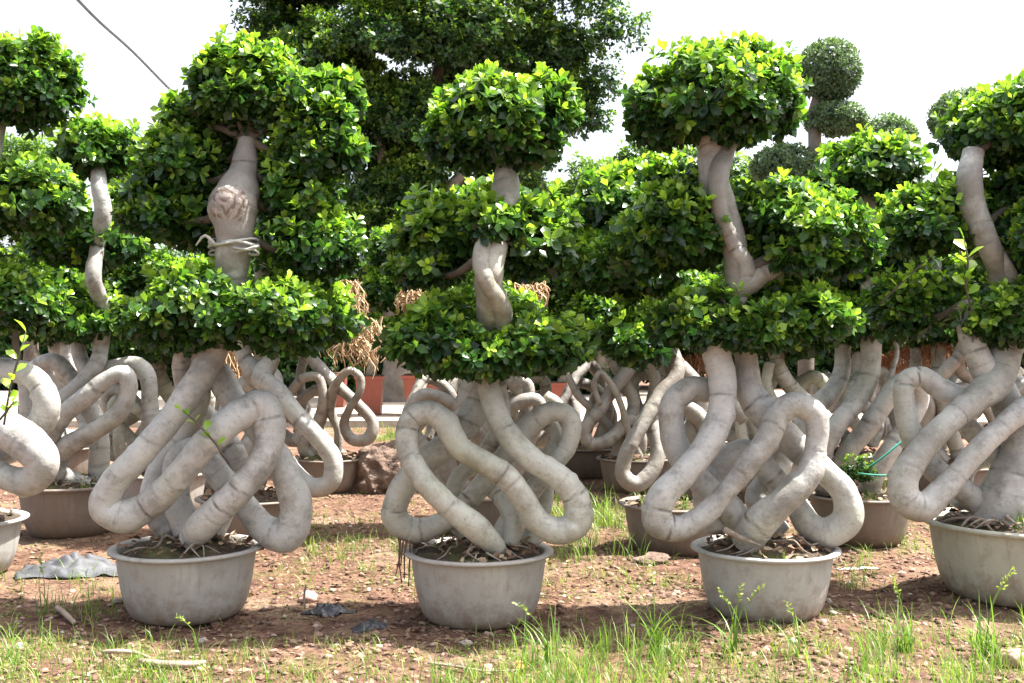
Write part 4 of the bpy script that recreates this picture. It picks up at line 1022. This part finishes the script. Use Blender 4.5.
# red planters beyond the kerb ----------------------------------------------
def planter(px, Y, w, h, label, tree=True):
    g = ground_at(px, Y); g.z = max(g.z, .02)
    root = thing('red_planter', g, label, 'planter', 'red planters by the path')
    def frus(a, b, z0, z1, dep):
        return [(-a, -a*dep, z0), (a, -a*dep, z0), (a, a*dep, z0), (-a, a*dep, z0), (-b, -b*dep, z1), (b, -b*dep, z1), (b, b*dep, z1), (-b, b*dep, z1)]
    Q = [(0, 1, 5, 4), (1, 2, 6, 5), (2, 3, 7, 6), (3, 0, 4, 7), (3, 2, 1, 0), (4, 5, 6, 7)]
    bm = MB(); bm.add(frus(w * .38, w * .46, 0, h * .88, .8), None, Q)
    me = bm.mesh('body', POT_RED)
    for p in me.polygons: p.use_smooth = False
    bo = link('body', me, root)
    bm = MB(); bm.add(frus(w * .49, w * .51, h * .882, h * .955, .8), None, Q); me = bm.mesh('rim', POT_RED)
    for p in me.polygons: p.use_smooth = False
    link('rim', me, bo)
    mb = MB(); co = frus(w * .44, w * .44, h * .957, h * .985, .8); mb.add(co, None, Q); link('soil', mb.mesh('soil', SOIL), root)
    if tree:
        rg = rng_new()
        tube('trunk', [Vector((0, 0, h * .9)), Vector((.1, 0, h + .5)), Vector((-.05, .05, h + 1.3)), Vector((.05, 0, h + 2.0))], [.11, .09, .07, .04], BARK_DARK, root, seg=12, step=.08, rings=False)
        for dz, s in ((.85, .75), (1.6, .6), (2.2, .5)):
            mb = MB(); pad_into(mb, (rg.uniform(-.1, .1), 0, h + dz), (s, s * .8, s * .45), .11, rg, .6); link('foliage_pad', mb.mesh('foliage_pad', LEAF_DARK), root)
    return root
planter(426, 22.0, .94, .84, 'brick red planter seen just left of the green-tinged trunk')
planter(562, 22.5, .62, .66, 'brick red planter seen just right of the green-tinged trunk')
planter(370, 22.0, .58, .82, 'brick red planter above the slender loops by the straw')
planter(240, 20.5, .90, .90, 'brick red planter glimpsed right of the tape-wrapped trunk')
planter(335, 24.5, .55, .80, 'brick red planter farthest back, half behind the one above the slender loops', False)
planter(905, 19.8, 1.1, .75, 'brick red planter behind the rust straw bundles')

# ------------------------------------------------------------------ background trees
def big_tree(label, loc, trunk_pts, trunk_r, limbs, lobes, L, dens, mat, cat='tree', name='broadleaf_tree', airy=(), **kw):
    root = thing(name, loc, label, cat)
    tube('trunk', trunk_pts, trunk_r, BARK_DARK, root, seg=16, step=.15, rings=False, rough=.12)
    for a in limbs:
        tube('limb', a[0], a[1], BARK_DARK, root, seg=10, step=.15, rings=False, rough=.1)
    mb = MB(); rg = rng_new()
    for (x, y, z, rx, ry, rz) in lobes:
        pad_into(mb, (x, y, z), (rx, ry, rz), L, rg, dens, True, **kw)
    for (x, y, z, rx, ry, rz) in airy:
        pad_into(mb, (x, y, z), (rx, ry, rz), L * .85, rg, dens * .16, True, **kw)
    link('crown', mb.mesh('crown', mat), root)
    return root
Yb = 27.0
gb = ground_at(440, Yb); gb.z = 0
rb = random.Random(5)
def lobe_px(px, py, hw, hh, dy=0, ry=None):
    c = at(px, py, Yb + dy) - gb; s = (Yb + dy) / F
    return (c.x, c.y, c.z, hw * s, ry or hw * s * .8, hh * s)
lob = [lobe_px(x, y, a, b, d) for x, y, a, b, d in [
    (300, -20, 60, 50, 0), (285, 35, 38, 36, .5), (360, -40, 70, 60, 1), (440, -60, 80, 60, .5), (520, -40, 70, 55, 0), 
    (400, 30, 70, 55, -1), (330, 60, 60, 50, -.5), (470, 40, 65, 50, -.8), (540, 45, 50, 45, 0), (390, 110, 60, 50, -.5), (330, 150, 50, 50, 0), (450, 120, 55, 45, 0), (560, 100, 40, 40, .3),
    (400, 190, 60, 50, 0), (345, 230, 45, 45, -.5), (380, 270, 45, 45, 0), (440, 210, 60, 50, .5), (510, 180, 50, 45, .5), (540, 140, 40, 40, .5),
    (360, 310, 42, 40, .6), (420, 310, 45, 40, .8), (300, 260, 50, 60, 1), (480, 280, 60, 50, 1), (410, 150, 60, 50, 1), (390, 230, 60, 50, 1.2), (390, 340, 60, 30, 1.2), (480, 60, 60, 60, 1.2)]]
tk = Vector((at(396, 300, Yb).x - gb.x, 0, 0))
big_tree('tall dark spreading evergreen tree filling the sky behind the three-tiered ficus', gb,
         [tk + Vector((0, 0, -.1)), tk + Vector((.1, 0, 1.6)), tk + Vector((-.2, .1, 3.4)), tk + Vector((.5, .2, 6)), tk + Vector((1.2, .2, 9))], [.45, .34, .30, .25, .14],
         [([tk + Vector((-.2, .1, 3.2)), tk + Vector((-1.6, .2, 5.2)), tk + Vector((-2.8, .1, 8.2))], [.2, .15, .07]),
          ([tk + Vector((.2, .1, 4.2)), tk + Vector((2.2, .1, 6.2)), tk + Vector((4.6, .1, 8.6))], [.2, .14, .05]),
          ([tk + Vector((-.1, .1, 5.0)), tk + Vector((-.6, -.2, 7.5)), tk + Vector((-1.0, -.2, 10))], [.16, .12, .05])],
         lob, .17, .85, LEAF_DARK, airy=[lobe_px(x, y, a, b, d) for x, y, a, b, d in [(580, -10, 56, 46, 0), (612, 28, 40, 36, -.3), (596, 80, 34, 32, 0), (570, 50, 46, 40, 0), (590, 120, 30, 30, 0), (262, 20, 36, 36, 0)]], lob=.62, nl=6, flat=.8, young=1.0)

# airy pale-leaved tree at its right edge
g = ground_at(600, 30); g.z = 0
def lobs(items, Y, g):
    out = []
    for x, y, a, b, d in items:
        c = at(x, y, Y + d) - g; s = (Y + d) / F; out.append((c.x, c.y, c.z, a * s, a * s * .8, b * s))
    return out
big_tree('rounded fresh green tree behind the gap right of the three-tiered ficus', g,
         [Vector((0, 0, -.1)), Vector((.1, 0, 2)), Vector((0, .1, 4.5))], [.22, .17, .08], [],
         lobs([(605, 192, 46, 38, 0), (565, 215, 40, 38, .3), (650, 215, 44, 38, .3), (610, 240, 60, 45, 0), (560, 270, 50, 50, .5), (660, 270, 55, 50, .5), (610, 310, 70, 50, .3)], 30, g), .19, .55, LEAF_PALE, nl=6, young=.9)
g = ground_at(690, 33); g.z = 0
big_tree('dull green tree far behind the domed top tier at the right', g,
         [Vector((0, 0, -.1)), Vector((.1, 0, 2)), Vector((0, .1, 5))], [.22, .17, .08], [],
         lobs([(690, 175, 44, 34, 0), (740, 195, 46, 40, .3), (700, 230, 60, 50, 0), (770, 240, 60, 55, .5), (720, 300, 80, 55, .3), (640, 165, 26, 24, .3)], 33, g), .21, .5, LEAF_DARK, nl=6)
g = ground_at(25, 17); g.z = 0
big_tree('pale fluffy green tree between the leaf tiers at the far left', g,
         [Vector((0, 0, -.1)), Vector((.1, 0, 1.6)), Vector((0, .1, 3.0))], [.14, .11, .06], [],
         lobs([(22, 160, 34, 26, 0), (40, 195, 46, 36, .3), (5, 215, 50, 40, 0), (55, 240, 46, 40, .3), (20, 280, 60, 40, .2)], 17, g), .10, .5, LEAF_PALE, nl=6)

# topiary trees with pompom tiers: clipped, tight
def topiary(label, px, Y, tiers, tp):
    g = ground_at(px, Y); g.z = 0
    root = thing('topiary_tree', g, label, 'topiary tree', 'pompom topiary trees')
    P = [at(x, y, Y) - g for x, y in tp]; P = [Vector((P[0].x, 0, -.05))] + P
    tube('trunk', P, [.13, .12] + [.10] * (len(P) - 3) + [.06], BARK_DARK, root, seg=12, step=.1, rings=False)
    for (x, y, hw, hh) in tiers:
        c = at(x, y, Y) - g; s = Y / F; mb = MB(); rg = rng_new()
        pad_into(mb, c, (hw * s, hw * s * .95, hh * s), .075, rg, .8, True, flat=.8, lob=.06, nl=5, up=.2)
        link('foliage_pompom', mb.mesh('foliage_pompom', LEAF_TOPIARY), root)
topiary('pompom topiary with three clipped balls, the highest in the picture', 815, 16.5, [(829, 74, 30, 33), (836, 121, 29, 16), (784, 168, 30, 22)], [(806, 250), (808, 190), (815, 150), (814, 120), (818, 90)])
topiary('pompom topiary with one clipped dome right of the three-ball one', 886, 18, [(886, 142, 30, 24)], [(886, 300), (884, 200), (886, 150)])
topiary('pompom topiary dome showing just left above the forked white trunk crown', 966, 17, [(966, 118, 34, 26)], [(968, 300), (966, 200), (966, 130)])

# hedges that close the view
def hedge(label, x0, x1, Y, h, seed, mat=LEAF_DARK):
    g = Vector(((x0 + x1) / 2, Y, 0)); root = thing('hedge', g, label, 'hedge')
    rg = rng_new(); r2 = random.Random(seed); mb = MB(); x = x0; ts = []
    while x < x1:
        w = r2.uniform(1.3, 2.0); hh = h * r2.uniform(.8, 1.1)
        for z in (hh * .28, hh * .68):
            pad_into(mb, (x - g.x, r2.uniform(-.4, .4), z), (w, w * .8, hh * .38), .21, rg, .45, True, flat=1, lob=.4, nl=6, young=.6)
        ts.append(x - g.x); x += w * 1.05
    link('foliage', mb.mesh('foliage', mat), root)
    for t in ts: tube('stem', [(t, 0, -.1), (t + .1, .05, h * .35), (t, 0, h * .7)], [.08, .07, .03], BARK_DARK, root, seg=8, step=.3, rings=False)
hedge('dark leafy hedge across the back of the yard at the left', -19, -5, 34, 4.6, 1)
hedge('dark leafy hedge across the back of the yard at the right', 1, 19, 36, 4.6, 2)
hedge('dark undergrowth below the tall evergreen tree in the middle', -6.5, 3, 31, 4.0, 3)

# overhead cable
P = [at(-60, -160, 9.5), at(78, 0, 11.5), at(132, 51, 13.5), at(190, 108, 16), at(330, 215, 26)]
tag(tube('cable', P, [.021] * 5, CABLE, seg=8, step=.3, rings=False, rough=0), 'dark overhead cable slanting down across the white sky at the upper left', 'cable')

# ------------------------------------------------------------------ light, sky, camera
EL, AZ = 63, 80
sun = bpy.data.lights.new('sun', 'SUN'); sun.energy = 5.0; sun.angle = R(1.0); sun.color = (1.0, .96, .90)
so = bpy.data.objects.new('sun', sun); COL.objects.link(so)
d = Vector((math.sin(R(AZ)) * math.cos(R(EL)), math.cos(R(AZ)) * math.cos(R(EL)), math.sin(R(EL))))
so.rotation_euler = d.to_track_quat('Z', 'Y').to_euler(); so.location = d * 30
w = bpy.data.worlds.new('World'); scn.world = w; w.use_nodes = True
nt = w.node_tree; bg = nt.nodes['Background']
sky = nt.nodes.new('ShaderNodeTexSky'); sky.sky_type = 'NISHITA'; sky.sun_disc = False
sky.sun_elevation = R(EL); sky.sun_rotation = R(AZ); sky.air_density = 1.0; sky.dust_density = 4.0; sky.ozone_density = 1.0
hs = nt.nodes.new('ShaderNodeHueSaturation'); hs.inputs['Saturation'].default_value = .45
nt.links.new(sky.outputs[0], hs.inputs['Color']); nt.links.new(hs.outputs[0], bg.inputs['Color']); bg.inputs['Strength'].default_value = 0.125

cam = bpy.data.cameras.new('camera'); cam.sensor_width = 36; cam.lens = 36 * F / 1024
cam.clip_end = 2000; cam.clip_start = .05
cam.dof.use_dof = True; cam.dof.focus_distance = 5.7; cam.dof.aperture_fstop = 9.0
co_ = bpy.data.objects.new('camera', cam); COL.objects.link(co_)
co_.location = (0, 0, CAMZ); co_.rotation_euler = (R(90), 0, 0)
scn.camera = co_
vs = scn.view_settings
vs.view_transform = 'Standard'; vs.look = 'None'; vs.exposure = 1.8; vs.gamma = 1; vs.use_curve_mapping = False
scn.cycles.max_bounces = 8; scn.cycles.diffuse_bounces = 4; scn.cycles.transmission_bounces = 4
scn.cycles.use_denoising = True
